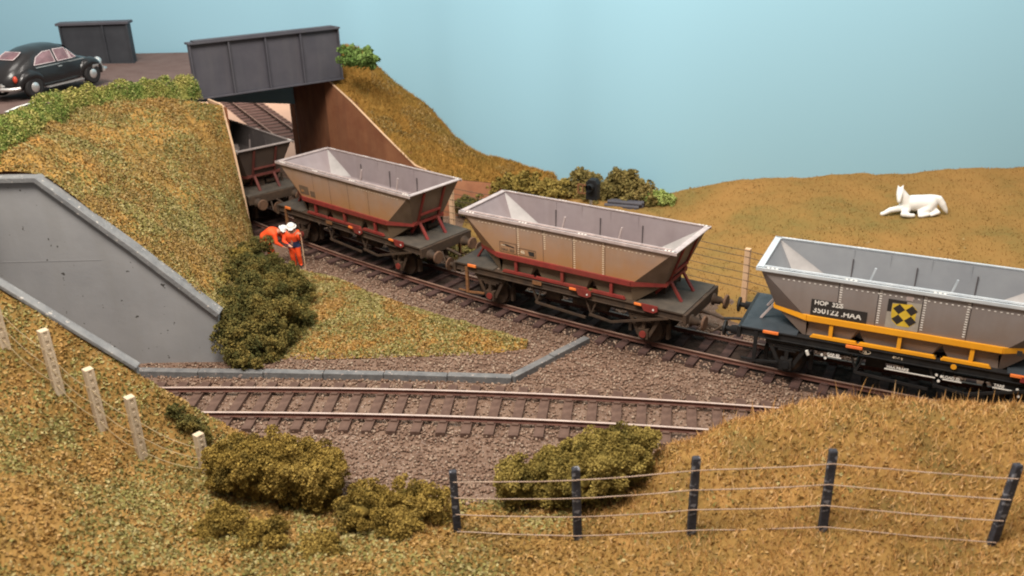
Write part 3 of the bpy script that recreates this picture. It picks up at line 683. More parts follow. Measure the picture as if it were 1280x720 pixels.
    mb.box((-X, -Y, Z), (X, -Y+w, Z+h)); mb.box((-X, Y-w, Z), (X, Y, Z+h)); mb.box((-X, -Y+w, Z), (-X+w+.04, Y-w, Z+h)); mb.box((X-w-.04, -Y+w, Z), (X, Y-w, Z+h))
    mb.box((-X, -Y, Z-.06), (X, -Y+.03, Z-.0005)); mb.box((-X, Y-.03, Z-.06), (X, Y, Z-.0005))
    for s in (-1, 1): mb.box((-X+.2, s*(Y-w)-.02, Z+h), (X-.2, s*(Y-w)+.02, Z+h+.035))
    r = mb.build('rim', rim, t, .006)
    mb = MB()
    for s in (-1, 1): mb.box((-X+.03, s*(Y-.06)-.02, Z+h), (X-.03, s*(Y-.06)+.02, Z+h+.004))
    mb.build('dark_groove', M['black'], r)
    mb = MB()
    for xc in (-3.5, -1.5, .6, 3.4):
        for s in (-1, 1):
            for k in range(3): mb.box((xc+k*.11, s*(Y-.06)-.03, Z+h+.004), (xc+k*.11+.06, s*(Y-.06)+.03, Z+h+.012))
    mb.build('rim_bolts', M['mark_white'], r)
    # ---- rivets
    if kind != 'dark':
        mb = MB(); faint = kind == 'faint'
        for s in (-1, 1):
            yy = lambda z: s*(-side_y(z)+.004)
            for x in (-1.57, -.6, .45, 1.43):
                for k in range(15):
                    z = 3.12-k*.07; e = .011 if not faint else .006
                    if faint: continue
                    if z > 2.2-(.25 if x > 0 and not yel else 0)+(.35 if (not yel and x == -.6) else 0): mb.box((x-.03, yy(z)-.006, z-e), (x+.03, yy(z)+.006, z+e))
            x = -3.05
            while x < 3.15:
                if not faint or x > .8: mb.box((x-.025, yy(3.04)-.006, 3.03), (x+.025, yy(3.04)+.006, 3.052))
                x += .135 if x*7 % 1 < .8 else .10
        mb.build('rivets', M['mark_white'] if yel else M['mark_cream'], hop)
        mb = MB()
        for s in (-1, 1):
            for x in (-1.63, -.66, .39, 1.49):
                mb.add([(x-.006, s*1.2245, 3.2), (x+.006, s*1.2245, 3.2), (x+.006, s*1.178, 2.08), (x-.006, s*1.178, 2.08)], [(0, 1, 2, 3)])
        mb.build('panel_seam', un, hop)
    # ---- band round the hopper
    mb = MB(); hb = .085
    for s in (-1, 1):
        pts = [(-3.30, s*.72, 2.03), (-2.35, s*1.20, 2.03), (2.35, s*1.20, 2.03), (3.30, s*.72, 2.03)]
        for p, q in zip(pts[:-1], pts[1:]): mb.bar(p, q, .06, hb*2)
    for s in (-1, 1): mb.box((s*3.30-.03, -.74, 1.98), (s*3.30+.03, .74, 2.09))
    mb.build('band', band, t, .008)
    # lower rails and struts
    for s in (-1, 1):
        for (a, b) in ((-2.15, -1.05), (-.93, .85), (1.08, 2.12)):
            mb = MB(); mb.plate([(a, s*1.13, 1.56), (b, s*1.13, 1.56), (b+.06, s*1.13, 1.48), (a-.06, s*1.13, 1.48)][::1], (0, s*.09, 0), .09); mb.build('lower_rail', band, t)
        for x in (-1.7, 0., 1.7): MB().box((x-.05, s*1.15-.04, 1.5), (x+.05, s*1.15+.04, 1.97)).build('strut', band, t, .006)
    # ---- end frames
    for e in (-1, 1):
        mb = MB(); red = band if not (yel and e < 0) else band
        for y in (-.62, -.22, .22, .62)[1:3] if False else (-.5, .5):
            mb.bar((e*3.68, y, 3.2), (e*3.27, y, 2.05), .09, .09)
        if not yel: mb.bar((e*3.42, -.5, 2.35), (e*3.42, .5, 2.35), .06, .08)
        mb.bar((e*3.27, -.5, 2.05), (e*2.75, -.42, 1.46), .08, .08); mb.bar((e*3.27, .5, 2.05), (e*2.75, .42, 1.46), .08, .08)
        mb.build('end_frame', band, t, .006)
        for y in (-.45, .45):
            MB().bar((e*3.30, y, 2.02), (e*3.68, y, 1.45), .11, .06, up=(e, 0, .6)).build('end_strut', (M['rust'] if e > 0 else M['rim_pink']) if yel else band, t, .006)
    # ---- underframe
    mb = MB()
    for s in (-1, 1):
        mb.box((-4.05, s*1.12-.05, 1.20), (4.05, s*1.12+.05, 1.42)); mb.box((-4.05, s*1.12-.10, 1.40), (4.05, s*1.12+.10, 1.437)); mb.box((-4.05, s*1.12-.09, 1.19), (4.05, s*1.12+.09, 1.215))
    mb.box((-4.0, -.3, 1.15), (4.0, .3, 1.35))
    for x in (-2.2, -1.1, 0, 1.1, 2.2): mb.box((x-.06, -1.05, 1.15), (x+.06, 1.05, 1.38))
    mb.build('underframe', un, t, .008)
    for e in (-1, 1):
        mb = MB(); x0, x1 = sorted((e*2.55, e*4.06)); mb.box((x0, -1.22, 1.437), (x1, 1.24, 1.465)); d = mb.build('end_platform', dk, t, .006)
        mb = MB(); mb.bar((e*2.75, -.55, 1.53), (e*2.75, .95, 1.53), .18, .13); mb.tube([(e*2.95, .2, 1.62), (e*2.95, .8, 1.62)], .12, 10); mb.box((e*2.9-.1, -.2, 1.465), (e*2.9+.14, .1, 1.78)); mb.tube([(e*3.0, .95, 1.47), (e*3.0, .95, 1.8)], .05, 8)
        mb.build('brake_gear_box', un, t)
        mb = MB(); x0, x1 = sorted((e*4.06, e*4.16)); mb.box((x0, -1.25, 1.10), (x1, 1.27, 1.44)); mb.build('headstock', un, t, .012)
        for y in (-.87, .87):
            mb = MB(); mb.tube([(e*4.16, y, 1.14), (e*4.20, y, 1.14), (e*4.205, y, 1.14), (e*4.40, y, 1.14), (e*4.405, y, 1.14), (e*4.56, y, 1.14)], [.19, .19, .135, .12, .075, .075], 14)
            b = mb.build('buffer', un, t); MB().tube([(e*4.55, y, 1.14), (e*4.60, y, 1.14), (e*4.615, y, 1.14)], [.225, .225, .20], 20).build('buffer_head', un if yel else M['buffer_rust'], b)
        mb = MB(); mb.tube([(e*4.16, 0, 1.10), (e*4.5, 0, 1.06), (e*4.84, 0, 1.0)], .045, 8); mb.tube([(e*4.2, -.3, 1.1), (e*4.35, -.32, .75), (e*4.6, -.25, .62), (e*4.84, -.1, .8)], .035, 8); mb.bar((e*3.9, 0, .8), (e*4.82, 0, .62), .12, .05)
        mb.build('coupling', un, t)
    # wheels
    for x in (-2.78, 2.78):
        ax = MB().tube([(x, -.95, .47), (x, .95, .47)], .07, 10).build('axle', un, t)
        for s in (-1, 1):
            mb = MB(); y = s*.66
            mb.tube([(x, y+s*.065, .47), (x, y-s*.055, .47)], .45, 28); mb.tube([(x, y-s*.055, .47), (x, y-s*.08, .47)], .50, 28); mb.tube([(x, y+s*.065, .47), (x, y+s*.085, .47)], .14, 14)
            for k in range(0): pass
            wv = mb.build('wheel', [un], t); MB().tube([(x, y+s*.064, .47), (x, y+s*.070, .47)], .455, 28, cap=False).tube([(x, y+s*.0655, .47), (x, y+s*.0665, .47)], .38, 24).build('tyre', M['under_brown'], wv)
            mb = MB()   # w-iron, axlebox and spring
            mb.add([(x-.62, s*1.06, 1.2), (x-.50, s*1.06, 1.2), (x-.12, s*1.06, .42), (x-.2, s*1.06, .36)], [(0, 1, 2, 3)]); mb.add([(x+.62, s*1.06, 1.2), (x+.50, s*1.06, 1.2), (x+.12, s*1.06, .42), (x+.2, s*1.06, .36)], [(0, 1, 2, 3)])
            mb.box((x-.16, s*1.04-.10, .30), (x+.16, s*1.04+.10, .62))
            for k in range(4): mb.bar((x-.6+k*.12, s*1.05, 1.10-k*.07), (x+.6-k*.12, s*1.05, 1.10-k*.07), .11, .05)
            mb.box((x-.05, s*1.05-.07, .62), (x+.05, s*1.05+.07, .9))
            sp = mb.build('suspension', un, t, 0); so = sp.modifiers.new('s', 'SOLIDIFY'); so.thickness = .03
            MB().tube([(x, s*1.14, .46), (x, s*1.18, .46)], .11, 14).build('axlebox_cover', M['band_red'] if not yel else M['black'], sp)
            mb = MB()
            for q in (-.62, .62): MB().box((x+q-.05, s*.66-.07, .25), (x+q+.05, s*.66+.07, .75)).bar((x+q, s*.66, .75), (x+q*1.1, s*.66, 1.18), .06, .05).build('brake_block', un, t)
    # brake rigging
    mb = MB()
    for s in (-1, 1):
        for x in (-.95, 1.0):
            mb.bar((x-.2, s*1.1, 1.2), (x, s*1.1, .68), .05, .05); mb.bar((x+.2, s*1.1, 1.2), (x, s*1.1, .68), .05, .05); mb.tube([(x, s*1.18, .68), (x, s*.3, .68)], .05, 8)
        mb.bar((-.95, s*1.17, .66), (.85, s*1.17, .56), .05, .07)
        mb.bar((1.0, s*1.2, .72), (1.75, s*1.2, .64), .05, .07); mb.bar((1.75, s*1.2, .64), (3.6, s*1.2, 1.2), .05, .07)
        mb.tube([(.2, s*.7, .85), (1.4, s*.7, .85)], .16, 12)
        mb.box((-.75, s*.75-.1, .75), (-.25, s*.75+.1, 1.1))
    mb.bar((-2.6, 0, .55), (2.6, 0, .55), .07, .07)
    mb.build('brake_rigging', un, t)
    for s in (-1, 1):
        MB().bar((s*3.64, s*1.18, 1.36), (s*3.64, s*1.18, .42), .10, .07).bar((s*3.64, s*1.18, .44), (s*3.0, s*1.14, .50), .06, .06).bar((s*3.64, s*1.18, .46), (s*4.0, s*1.18, .46), .05, .04).build('lever_guard', M['rust'] if not yel else M['under_black'], t)
    # plates on the solebar
    red = M['band_red']
    if not yel:
        for x0 in (.52, 2.72):
            mb = MB(); mb.plate([(x0, -1.245, 1.52), (x0+.55, -1.245, 1.52), (x0+.55, -1.245, 1.36), (x0+.42, -1.245, 1.28), (x0+.12, -1.245, 1.30)], (0, -1, 0), .03); p = mb.build('end_plate', red, t)
            MB().disc((x0+.42, -1.282, 1.39), (0, 1, 0), .03, .01, 10).build('bolt', M['mark_white'], p)
            MB().box((x0-.2, -1.29, 1.43), (x0+.04, -1.24, 1.50)).build('tab', M['orange'], t, .01)
        MB().box((-3.55, -1.27, 1.40), (-3.22, -1.22, 1.49)).build('tab', M['orange'], t, .01)
        MB().box((-1.05, -1.235, 1.30), (-.72, -1.215, 1.42)).build('tab', M['rust'], t)
    else:
        for x0 in (-3.45, -1.27, 2.62): MB().box((x0, -1.28, 1.385), (x0+.42, -1.22, 1.46)).build('tab', M['orange'], t, .01)
        mb = MB(); mb.disc((1.35, -1.23, 1.36), (0, 1, 0), .07, .02, 14); mb.build('bolt', M['band_yellow'], t)
        MB().box((2.85, -1.28, 1.27), (3.4, -1.23, 1.45)).build('end_plate', M['band_red'], t, .02)
        mb = MB(); mb.box((-.25, -1.19, .92), (.98, -1.17, .945)); mb.box((1.15, -1.19, .92), (1.6, -1.17, .945)); mb.box((2.3, -1.19, .95), (2.75, -1.17, .975)); mb.box((-1.7, -1.19, .98), (-1.35, -1.17, 1.0)); mb.build('white_line', M['mark_white'], t)
        mb = MB()
        for (x, z) in ((1.0, 1.02), (1.07, .86), (1.12, 1.0), (-1.85, 1.0), (-1.75, .92), (2.85, 1.02), (2.9, .84)): MB().disc((x, -1.18, z), (0, 1, 0), .035, .02, 10).build('white_cap', M['mark_white'], t)
        MB().tube([(-2.25, -1.2, 1.05), (-2.2, -1.2, .93)], .045, 8).build('white_cap', M['mark_white'], t); MB().tube([(3.2, -1.2, 1.1), (3.15, -1.2, .95)], .045, 8).build('white_cap', M['mark_white'], t)
        text('CAR 82', .10, (-1.72, -1.175, 1.02), t, M['mark_white']); text('HAA BRAKE', .10, (-.2, -1.175, .97), t, M['mark_white']); text('LOAD 32', .10, (1.15, -1.175, .97), t, M['mark_white']); text('TARE', .10, (2.32, -1.175, 1.0), t, M['mark_white'])
        text('46-6 t', .10, (-.1, -1.176, 1.27), t, M['mark_cream'])
        mb = MB(); mb.tube([(-.78+.14*math.cos(a), -1.176, 1.31+.06*math.sin(a)) for a in np.linspace(0, 2*PI, 17)], .008, 5); mb.build('lettering', M['mark_cream'], t); text('BR', .10, (-.85, -1.176, 1.275), t, M['mark_cream'])
        MB().box((2.66, -1.215, 1.96), (2.78, -1.17, 2.08)).build('square_mark', M['label_black'], t)
    # ---- labels on the near side
    tilt = math.atan(.04)
    def on(x, z, e=.012): return (x, side_y(z)-e, z)
    if yel:
        mb = MB(); mb.add([on(-2.28, 2.60), on(-1.58, 2.60), on(-1.58, 2.46), on(-.86, 2.46), on(-.86, 2.12), on(-2.28, 2.12)], [tuple(range(6))]); lb = mb.build('number_panel', M['label_black'], t)
        text('HOP  32.5', .17, on(-2.2, 2.46, .015), lb, M['mark_white']); text('350122 .HAA', .22, on(-2.22, 2.22, .015), lb, M['mark_white'])
        mb = MB(); mb.add([on(-.41, 2.93), on(.38, 2.93), on(.38, 2.13), on(-.41, 2.13)], [(0, 1, 2, 3)]); sg = mb.build('sector_sign', M['sign_field'], t)
        mb = MB(); mb.add([on(x, z, .015) for x, z in ((-.30, 2.83), (.15, 2.88), (.28, 2.75), (.28, 2.35), (.15, 2.22), (-.12, 2.22), (-.26, 2.35), (-.30, 2.5))], [tuple(range(8))]); mb.build('yellow_field', M['sign_yellow'], sg)
        mb = MB()
        for (x, z) in ((-.13, 2.70), (.17, 2.70), (-.13, 2.40), (.17, 2.40)): mb.add([on(x-.145, z, .018), on(x, z+.145, .018), on(x+.145, z, .018), on(x, z-.145, .018)], [(0, 1, 2, 3)])
        mb.add([on(-.41, 2.95, .019), on(.03, 2.95, .019), on(.03, 2.86, .019), on(-.31, 2.86, .019), on(-.31, 2.60, .019), on(-.41, 2.60, .019)], [tuple(range(6))])
        mb.build('diamonds', M['label_black'], sg)
        MB().add([on(.0, 3.09), on(.16, 3.09), on(.16, 2.97), on(.0, 2.97)], [(0, 1, 2, 3)]).build('small_label', M['rim_pink'], t)
    elif kind == 'tan':
        for (a, b, c, d) in ((-2.29, 2.52, -1.65, 2.16), (-1.56, 2.42, -.93, 2.17)):
            mb = MB(); q = .018
            for (x0, z0, x1, z1) in ((a, b, c, b-q), (a, d+q, c, d), (a, b, a+q, d), (c-q, b, c, d)): mb.add([on(x0, z0), on(x1, z0), on(x1, z1), on(x0, z1)], [(0, 1, 2, 3)])
            fr = mb.build('label_frame', M['label_brown'], t)
            if a < -2:
                text('HAA 355', .13, on(a+.06, 2.22), fr, M['label_brown']); MB().add([on(a+.1, 2.44), on(a+.25, 2.45), on(c-.1, 2.40), on(c-.06, 2.36), on(a+.3, 2.39)], [tuple(range(5))]).build('mark', M['label_black'], fr)
                MB().add([on(a+.06, 2.41, .014), on(a+.22, 2.41, .014), on(a+.22, 2.385, .014), on(a+.06, 2.385, .014)], [tuple(range(4))]).build('mark', M['mark_cream'], fr)
            else:
                text('46', .16, on(a+.06, 2.24), fr, M['mark_cream']); MB().add([on(a+.34, 2.36), on(c-.06, 2.36), on(c-.06, 2.22), on(a+.38, 2.22)], [tuple(range(4))]).build('mark', M['label_black'], fr)
    elif kind == 'faint':
        mb = MB(); mb.add([on(-2.55, 2.55), on(-2.0, 2.55), on(-1.95, 2.22), on(-2.5, 2.22)], [(0, 1, 2, 3)]); mb.add([on(-1.88, 2.42), on(-1.6, 2.42), on(-1.6, 2.20), on(-1.88, 2.20)], [(0, 1, 2, 3)])
        lb = mb.build('number_panel', M['label_brown'], t); text('355', .13, on(-2.45, 2.3, .015), lb, M['body_tan'])
    return t
p0, a0 = track(-19.55)
make_wagon((p0[0], p0[1], 0), a0, 'dark hopper wagon in the shadow under the bridge, leftmost of the train', 'dark')  # shadow under the bridge is put into this wagon's colours
make_wagon((-5.419, 32.723, 0), -.7142, 'tan hopper wagon with red frame just leaving the bridge, two faint brown number patches', 'faint')
make_wagon((2.2027, 26.63, 0), -.5864, 'tan hopper wagon with red frame and pale rivet lines, middle of the scene', 'tan')
make_wagon((10.542, 21.782, 0), -.4697, 'grey hopper wagon with orange yellow frame and black diamonds emblem, nearest at right', 'yellow')

# ================================================================= FENCES
def holed_post(mb, h, w=.20, n=7, bz=-.25):
    d = w/2; hw = .036
    mb.box((-d, -d, bz), (d-.02, d, h)); x0, x1 = d-.02, d
    mb.box((x0, -d, bz), (x1, -hw, h)); mb.box((x0, hw, bz), (x1, d, h))
    z = .12; zs = [h*.10+i*(h*.84/(n-1)) for i in range(n)]; prev = bz
    for q in zs: mb.box((x0, -hw, prev), (x1, hw, q-.045)); prev = q+.045
    mb.box((x0, -hw, prev), (x1, hw, h)); return zs
def fence(name, bases, hs, label, pm, wm_, fr, r, post, group=None, rots=None, lean=None, sag=.03):
    t = thing(name, bases[0], 0, label, 'fence', group); o = Vector([float(c) for c in bases[0]])
    tops = []
    for i, (b, h) in enumerate(zip(bases, hs)):
        mb = MB(); post(mb, h); p = mb.build('post', pm, t, .012); p.location = Vector([float(c) for c in b])-o
        ln = lean[i] if lean else (0, 0); p.rotation_euler = (ln[1], ln[0], rots[i] if rots else 0)
        tops.append((Vector([float(c) for c in b])-o, h, ln))
    for f in fr:
        for (b0, h0, l0), (b1, h1, l1) in zip(tops[:-1], tops[1:]):
            p = b0+Vector((math.sin(l0[0])*h0*f, 0, h0*f)); q = b1+Vector((math.sin(l1[0])*h1*f, 0, h1*f))
            pts = [p.lerp(q, k/6)+Vector((0, -.10, -sag*math.sin(PI*k/6)+random.uniform(-.006, .006))) for k in range(7)]
            MB().tube(pts, r, 6).build('wire', wm_, t)
    return t
lb = [np.array([b[0], b[1], fz(b[0], b[1])]) for b in LPOST]
fence('post_and_wire_fence', lb, [1.62, 1.50, 1.50, 1.62, 1.05], 'pale concrete posts pierced with holes and thin wires running down the left bank', M['post_c'], M['wire_l'], (.15, .42, .7), .008, holed_post, rots=[-.75, -.7, -.72, -.75, -.7], lean=[(.0, 0), (-.03, 0), (-.02, 0), (0, 0), (-.05, 0)], sag=.12)
rb = [np.array([b[0], b[1], fz(b[0], b[1])]) for b in RPOST]
def wood(mb, h): mb.add([(x*s, y*s*.8, z) for z, s in ((-.3, .085), (h-.03, .08), (h, .06)) for x, y in ((-1, -1), (1, -1), (1, 1), (-1, 1))], [(4*i+k, 4*i+(k+1) % 4, 4*i+4+(k+1) % 4, 4*i+4+k) for i in range(2) for k in range(4)]+[(8, 9, 10, 11), (3, 2, 1, 0)])
rh = [topz(b, y) for b, y in zip(rb, (588, 584, 571, 562, 581))]
fence('timber_fence', rb, rh, 'dark timber posts strung with four thin brown wires across the right foreground', M['post_w'], M['wire'], (.05, .33, .60, .86), .011, wood, rots=[.1, .2, .05, -.05, .2], lean=[(-.02, 0), (-.03, 0), (0, 0), (0, 0), (.09, 0)], sag=.02)
fp = [U(470, 262, -.1), U(566, 283, 0), U(640, 297, 0), U(720, 318, 0), U(810, 340, 0), U(930, 371, 0), U(1040, 402, 0), U(1180, 440, 0)]
def plain(mb, h): mb.box((-.09, -.08, -.3), (.09, .08, h))
fence('lineside_fence', fp, [1.75]*8, 'pale concrete posts with dark wires behind the train at the foot of the field', M['post_far'], M['wire_d'], (.2, .36, .52, .68, .84, .97), .012, plain, rots=[-.6]*8)

# ================================================================= BUSHES
def hedge(name, pts, w, h, mt, label, n=9000, leaf=.10):
    pts = np.array(pts, float); V = []; c0 = pts[0].copy()
    tt = rng.random(n); k = crom(pts, tt); k2 = crom(pts, np.clip(tt+.01, 0, 1)); d = k2-crom(pts, np.clip(tt-.01, 0, 1)); d /= np.linalg.norm(d, axis=1)[:, None]
    nn = np.stack([-d[:, 1], d[:, 0], 0*d[:, 0]], 1); th = rng.uniform(-.25, PI+.25, n); r = .75+.35*rng.random(n)+.35*fbm(k*1., 1.6, 3)
    P = k+nn*(np.cos(th)*r*w/2)[:, None]+np.array([0, 0, 1])*(np.sin(th)*r*h)[:, None]
    a = unit(n); b = np.cross(a, unit(n)); b /= np.linalg.norm(b, axis=1)[:, None]; s = (leaf*(.5+.9*rng.random(n)))[:, None]
    v = np.stack([P-a*s*.5, P+b*s*.4, P+a*s*.5, P-b*s*.4], 1).reshape(-1, 3)-c0
    F = np.arange(4*n).reshape(n, 4); F = np.concatenate([F[:, [0, 1, 2]], F[:, [0, 2, 3]]])
    # core
    m_ = 60; q = crom(pts, np.linspace(0, 1, m_)); cv = []
    for i in range(m_):
        dd = q[min(i+1, m_-1)]-q[max(i-1, 0)]; dd /= np.linalg.norm(dd); no = np.array([-dd[1], dd[0], 0])
        for j in range(7): a_ = PI*j/6; cv.append(q[i]+no*math.cos(a_)*w*.4+np.array([0, 0, 1])*(math.sin(a_)*h*.8-.1)-c0)
    cf = np.array([(i*7+j, i*7+j+1, (i+1)*7+j+1, (i+1)*7+j) for i in range(m_-1) for j in range(6)]); cf = np.concatenate([cf[:, [0, 1, 2]], cf[:, [0, 2, 3]]])
    o = npmesh(name, np.concatenate([np.array(cv), v]), np.concatenate([cf, F+len(cv)]), mt); o.location = c0
    return tag(o, label, 'hedge')
Hp = [(-15.2, 23.0, 6.0), (-15.0, 25.2, 6.05), (-15.2, 27.2, 6.0), (-15.6, 29.4, 5.95), (-15.75, 31.6, 5.9), (-15.3, 33.2, 5.85), (-14.4, 34.4, 5.75), (-13.3, 35.6, 5.6), (-12.75, 36.7, 5.5)]
hedge('hedge', Hp, .95, .72, M['leaf_hedge'], 'low green and yellow hedge curving along the near edge of the road', 42000, .062)
hedge('hedge', [(-26, 38, 5.8), (-24.0, 38.6, 5.8), (-22.6, 40.2, 5.8), (-21.9, 41.6, 5.75)], 1.0, .7, M['leaf_green'], 'dark green hedge on the far side of the road behind the car', 4000, .1)
L = lambda px, py, z, r: (*U(px, py, z), r)
bush('bush', [L(452, 72, 6.3, .55), L(436, 70, 6.3, .5), L(462, 76, 6.0, .38)], M['leaf_green'], 'green leafy bush at the right end of the bridge girder', leaf=.11)
bush('bush', [(*UY(424, 96, 42.5), .5), (*UY(440, 110, 42.4), .6), (*UY(455, 124, 42.2), .55), (*UY(460, 112, 42.8), .4)], M['leaf_grey'], 'grey green scrub on the slope below the bridge end', leaf=.09, flatz=.6)
bush('bush', [(*UY(536, 184, 41.3), .6), (*UY(548, 176, 41.5), .45), (*UY(522, 186, 41.2), .35)], M['leaf_grey'], 'faint green scrub patch low on the embankment slope', leaf=.09, flatz=.35)
bush('bush', [L(636, 236, .5, .75), L(660, 236, .6, .8), L(682, 240, .5, .7), L(620, 238, .4, .5), L(705, 240, .4, .6)], M['leaf_olive'], 'dark olive bush behind the middle wagon, left of the black signal', leaf=.12)
bush('bush', [L(722, 232, .6, .75), L(738, 226, .7, .5), L(708, 240, .4, .5), L(745, 244, .4, .6)], M['leaf_brown'], 'brown olive bush directly behind the black signal', leaf=.12)
bush('bush', [L(777, 226, 1.0, .62), L(784, 238, .6, .95), L(800, 246, .4, .75), L(765, 244, .4, .6), L(815, 252, .3, .4)], M['leaf_brown'], 'tall brown olive bush to the right of the black signal', leaf=.12)
bush('bush', [L(824, 250, .35, .45), L(835, 251, .3, .35), L(812, 250, .35, .35)], M['leaf_bright'], 'small bright green tuft at the edge of the far field', leaf=.10)
bush('bush', [L(600, 262, .3, .6), L(580, 258, .3, .5)], M['leaf_dark'], 'dark green scrub in the gap between the two tan wagons', leaf=.1)
bush('bush', [L(560, 315, -.1, .5), L(590, 318, -.1, .4), L(535, 322, -.1, .4)], M['flake_green'], 'low yellow green tuft on the ground between the tan wagons', leaf=.1, flatz=.4)
bush('bush', [L(322, 322, .7, .75), L(345, 345, .6, .75), L(300, 345, .9, .8), L(330, 372, .6, .95), L(362, 372, .3, .75), L(298, 395, .6, .95), L(345, 408, .3, .9), L(374, 398, .1, .55), L(296, 428, .4, .65), L(310, 447, .1, .55), L(338, 437, .0, .45), L(285, 405, .8, .55)], M['leaf_dark'], 'big dark olive bush beside the worker and the end of the concrete wall', leaf=.066, dens=1.15)
bush('bush', [L(268, 350, 1.4, .4), L(275, 378, 1.1, .5), L(300, 320, 1.3, .4)], M['leaf_olive'], 'small olive scrub on the bank just left of the big dark bush', leaf=.08, flatz=.5)
def GB(px, py, y, r, dz=0): 
    p = UY(px, py, y); return (p[0], p[1], max(-.25, min(p[2], fz(p[0], p[1])+r*.9))+dz, r)
bush('bush', [GB(300, 560, 17.6, .5, 0.42), GB(335, 552, 17.6, .6, 0.42), GB(375, 558, 17.6, .6, 0.42), GB(405, 575, 17.4, .5, 0.42), GB(270, 575, 17.5, .35, 0.42), GB(350, 590, 17.1, .65, 0.42), GB(300, 600, 17.0, .5, 0.42), GB(400, 605, 16.9, .5, 0.42), GB(310, 590, 17.2, .5), GB(360, 590, 17.2, .55), GB(400, 595, 17.1, .5), GB(280, 590, 17.3, .4)], M['leaf_ochre'], 'ochre yellow foam bush in front of the siding at the foot of the post fence', leaf=.05, dens=1.3)
bush('bush', [GB(455, 590, 17.0, .4), GB(500, 610, 16.6, .5), GB(540, 630, 16.2, .5), GB(450, 640, 16.0, .5), GB(500, 655, 15.7, .45)], M['leaf_ochre'], 'low olive ochre bush left of the first timber post', leaf=.05, dens=1.1)
bush('bush', [GB(280, 650, 15.6, .45), GB(330, 670, 15.2, .5), GB(250, 680, 15.0, .4), GB(400, 690, 14.9, .45), GB(310, 705, 14.6, .4)], M['leaf_ochre'], 'straggling ochre brown scrub nearest the camera at bottom left', leaf=.05, dens=1.1, flatz=.5)
bush('bush', [GB(740, 545, 17.4, .65, 0.45), GB(700, 560, 17.4, .55, 0.45), GB(780, 565, 17.3, .6, 0.45), GB(805, 550, 17.4, .33, 0.45), GB(675, 545, 17.5, .35, 0.45), GB(750, 590, 16.8, .7, 0.45), GB(790, 595, 16.8, .45, 0.45), GB(700, 595, 16.9, .55, 0.45), GB(650, 580, 17.2, .4, 0.45), GB(640, 605, 16.8, .4, 0.45), GB(730, 615, 16.3, .45, 0.45), GB(700, 590, 17.0, .55), GB(650, 600, 17.0, .5), GB(750, 600, 16.9, .6), GB(790, 590, 17.1, .5), GB(670, 575, 17.3, .5), GB(755, 532, 17.5, .45, .75), GB(715, 540, 17.5, .4, .6)], M['leaf_olive'], 'round olive foam bush in front of the siding behind the timber fence', leaf=.05, dens=1.3)
bush('bush', [GB(232, 503, 18.9, .25), GB(250, 512, 18.8, .22), GB(215, 500, 19.0, .2)], M['leaf_dark'], 'small dark tuft at the foot of the low sloping wall', leaf=.05)

# ================================================================= SIGNAL AND PIPES
c = UY(739, 238, 33.2); sg = thing('signal', (c[0], c[1], -.1), -.5, 'black colour light signal head with hood seen behind the middle wagon', 'signal')
h = c[2]+.1
MB().tube([(0, 0, 0), (0, 0, h-.4)], .06, 10).build('signal_post', M['steel'], sg)
MB().plate([(-.24, 0, -.40), (.24, 0, -.40), (.25, 0, .25), (.15, 0, .42), (-.12, 0, .42), (-.24, 0, .28)], (0, 1, 0), .34).build('signal_head', M['black'], sg, .03).location = (0, 0, h)
o_ = MB().box((-.62, -.03, -.22), (-.26, .03, -.16)).box((-.62, -.03, .12), (-.26, .03, .18)).box((-.62, -.03, -.22), (-.56, .03, .18)).box((-.42, -.03, -.22), (-.37, .03, .18)).build('bracket', M['rust'], sg); o_.location = (0, .1, h)
MB().tube([(.0, -.05, 0), (.0, -.25, -.01)], .14, 14, cap=False).build('hood', M['black'], sg).location = (0, 0, h+.15)
c = U(757, 258, .2); pt = thing('pipe_stack', (c[0], c[1], .1), -.35, 'stack of dark grey ribbed pipes lying beside the signal', 'pipe stack')
for j in range(3):
    for k in range(4-j):
        mb = MB(); x0 = random.uniform(-.1, .1); mb.tube([(x0, k*.17+j*.08, j*.14), (1.5+x0, k*.17+j*.08, j*.14)], .085, 10)
        for q in range(9): mb.tube([(x0+.1+q*.16, k*.17+j*.08, j*.14), (x0+.16+q*.16, k*.17+j*.08, j*.14)], .098, 10)
        mb.build('pipe', M['girder'], pt)
# ================================================================= CAR
M['car_black'] = mat('car_paint', [(.012, .011, .012), (.018, .016, .016)], rough=.3, spec=.35, coat=.15, scale=1)
M['car_glass'] = mat('car_glass', [(.14, .07, .075), (.24, .13, .14)], rough=.15, spec=.6, scale=3)
M['chrome'] = mat('chrome', [(.62, .60, .58)], rough=.3, metal=.7)
M['tyre'] = mat('tyre_rubber', [(.02, .018, .018)], rough=.8)
M['frame_pink'] = mat('window_frame', [(.55, .46, .46)], rough=.5)
M['lamp_red'] = mat('tail_lamp', [(.5, .06, .03)], rough=.3)
SEC = np.array([(-2.0,.25,.45,.5,.58,.2),(-1.88,.48,.35,.6,.78,.35),(-1.65,.60,.28,.72,.98,.42),(-1.35,.68,.25,.82,1.18,.46),(-1.0,.74,.22,.86,1.36,.50),(-.6,.76,.22,.88,1.47,.53),(-.1,.77,.22,.88,1.50,.55),(.3,.76,.22,.88,1.47,.54),(.6,.74,.22,.88,1.34,.51),(.8,.72,.22,.86,1.08,.50),(.95,.70,.22,.84,.97,.50),(1.2,.62,.25,.78,.92,.45),(1.6,.48,.3,.65,.80,.35),(1.85,.34,.35,.52,.62,.22),(1.95,.2,.4,.46,.5,.12)])
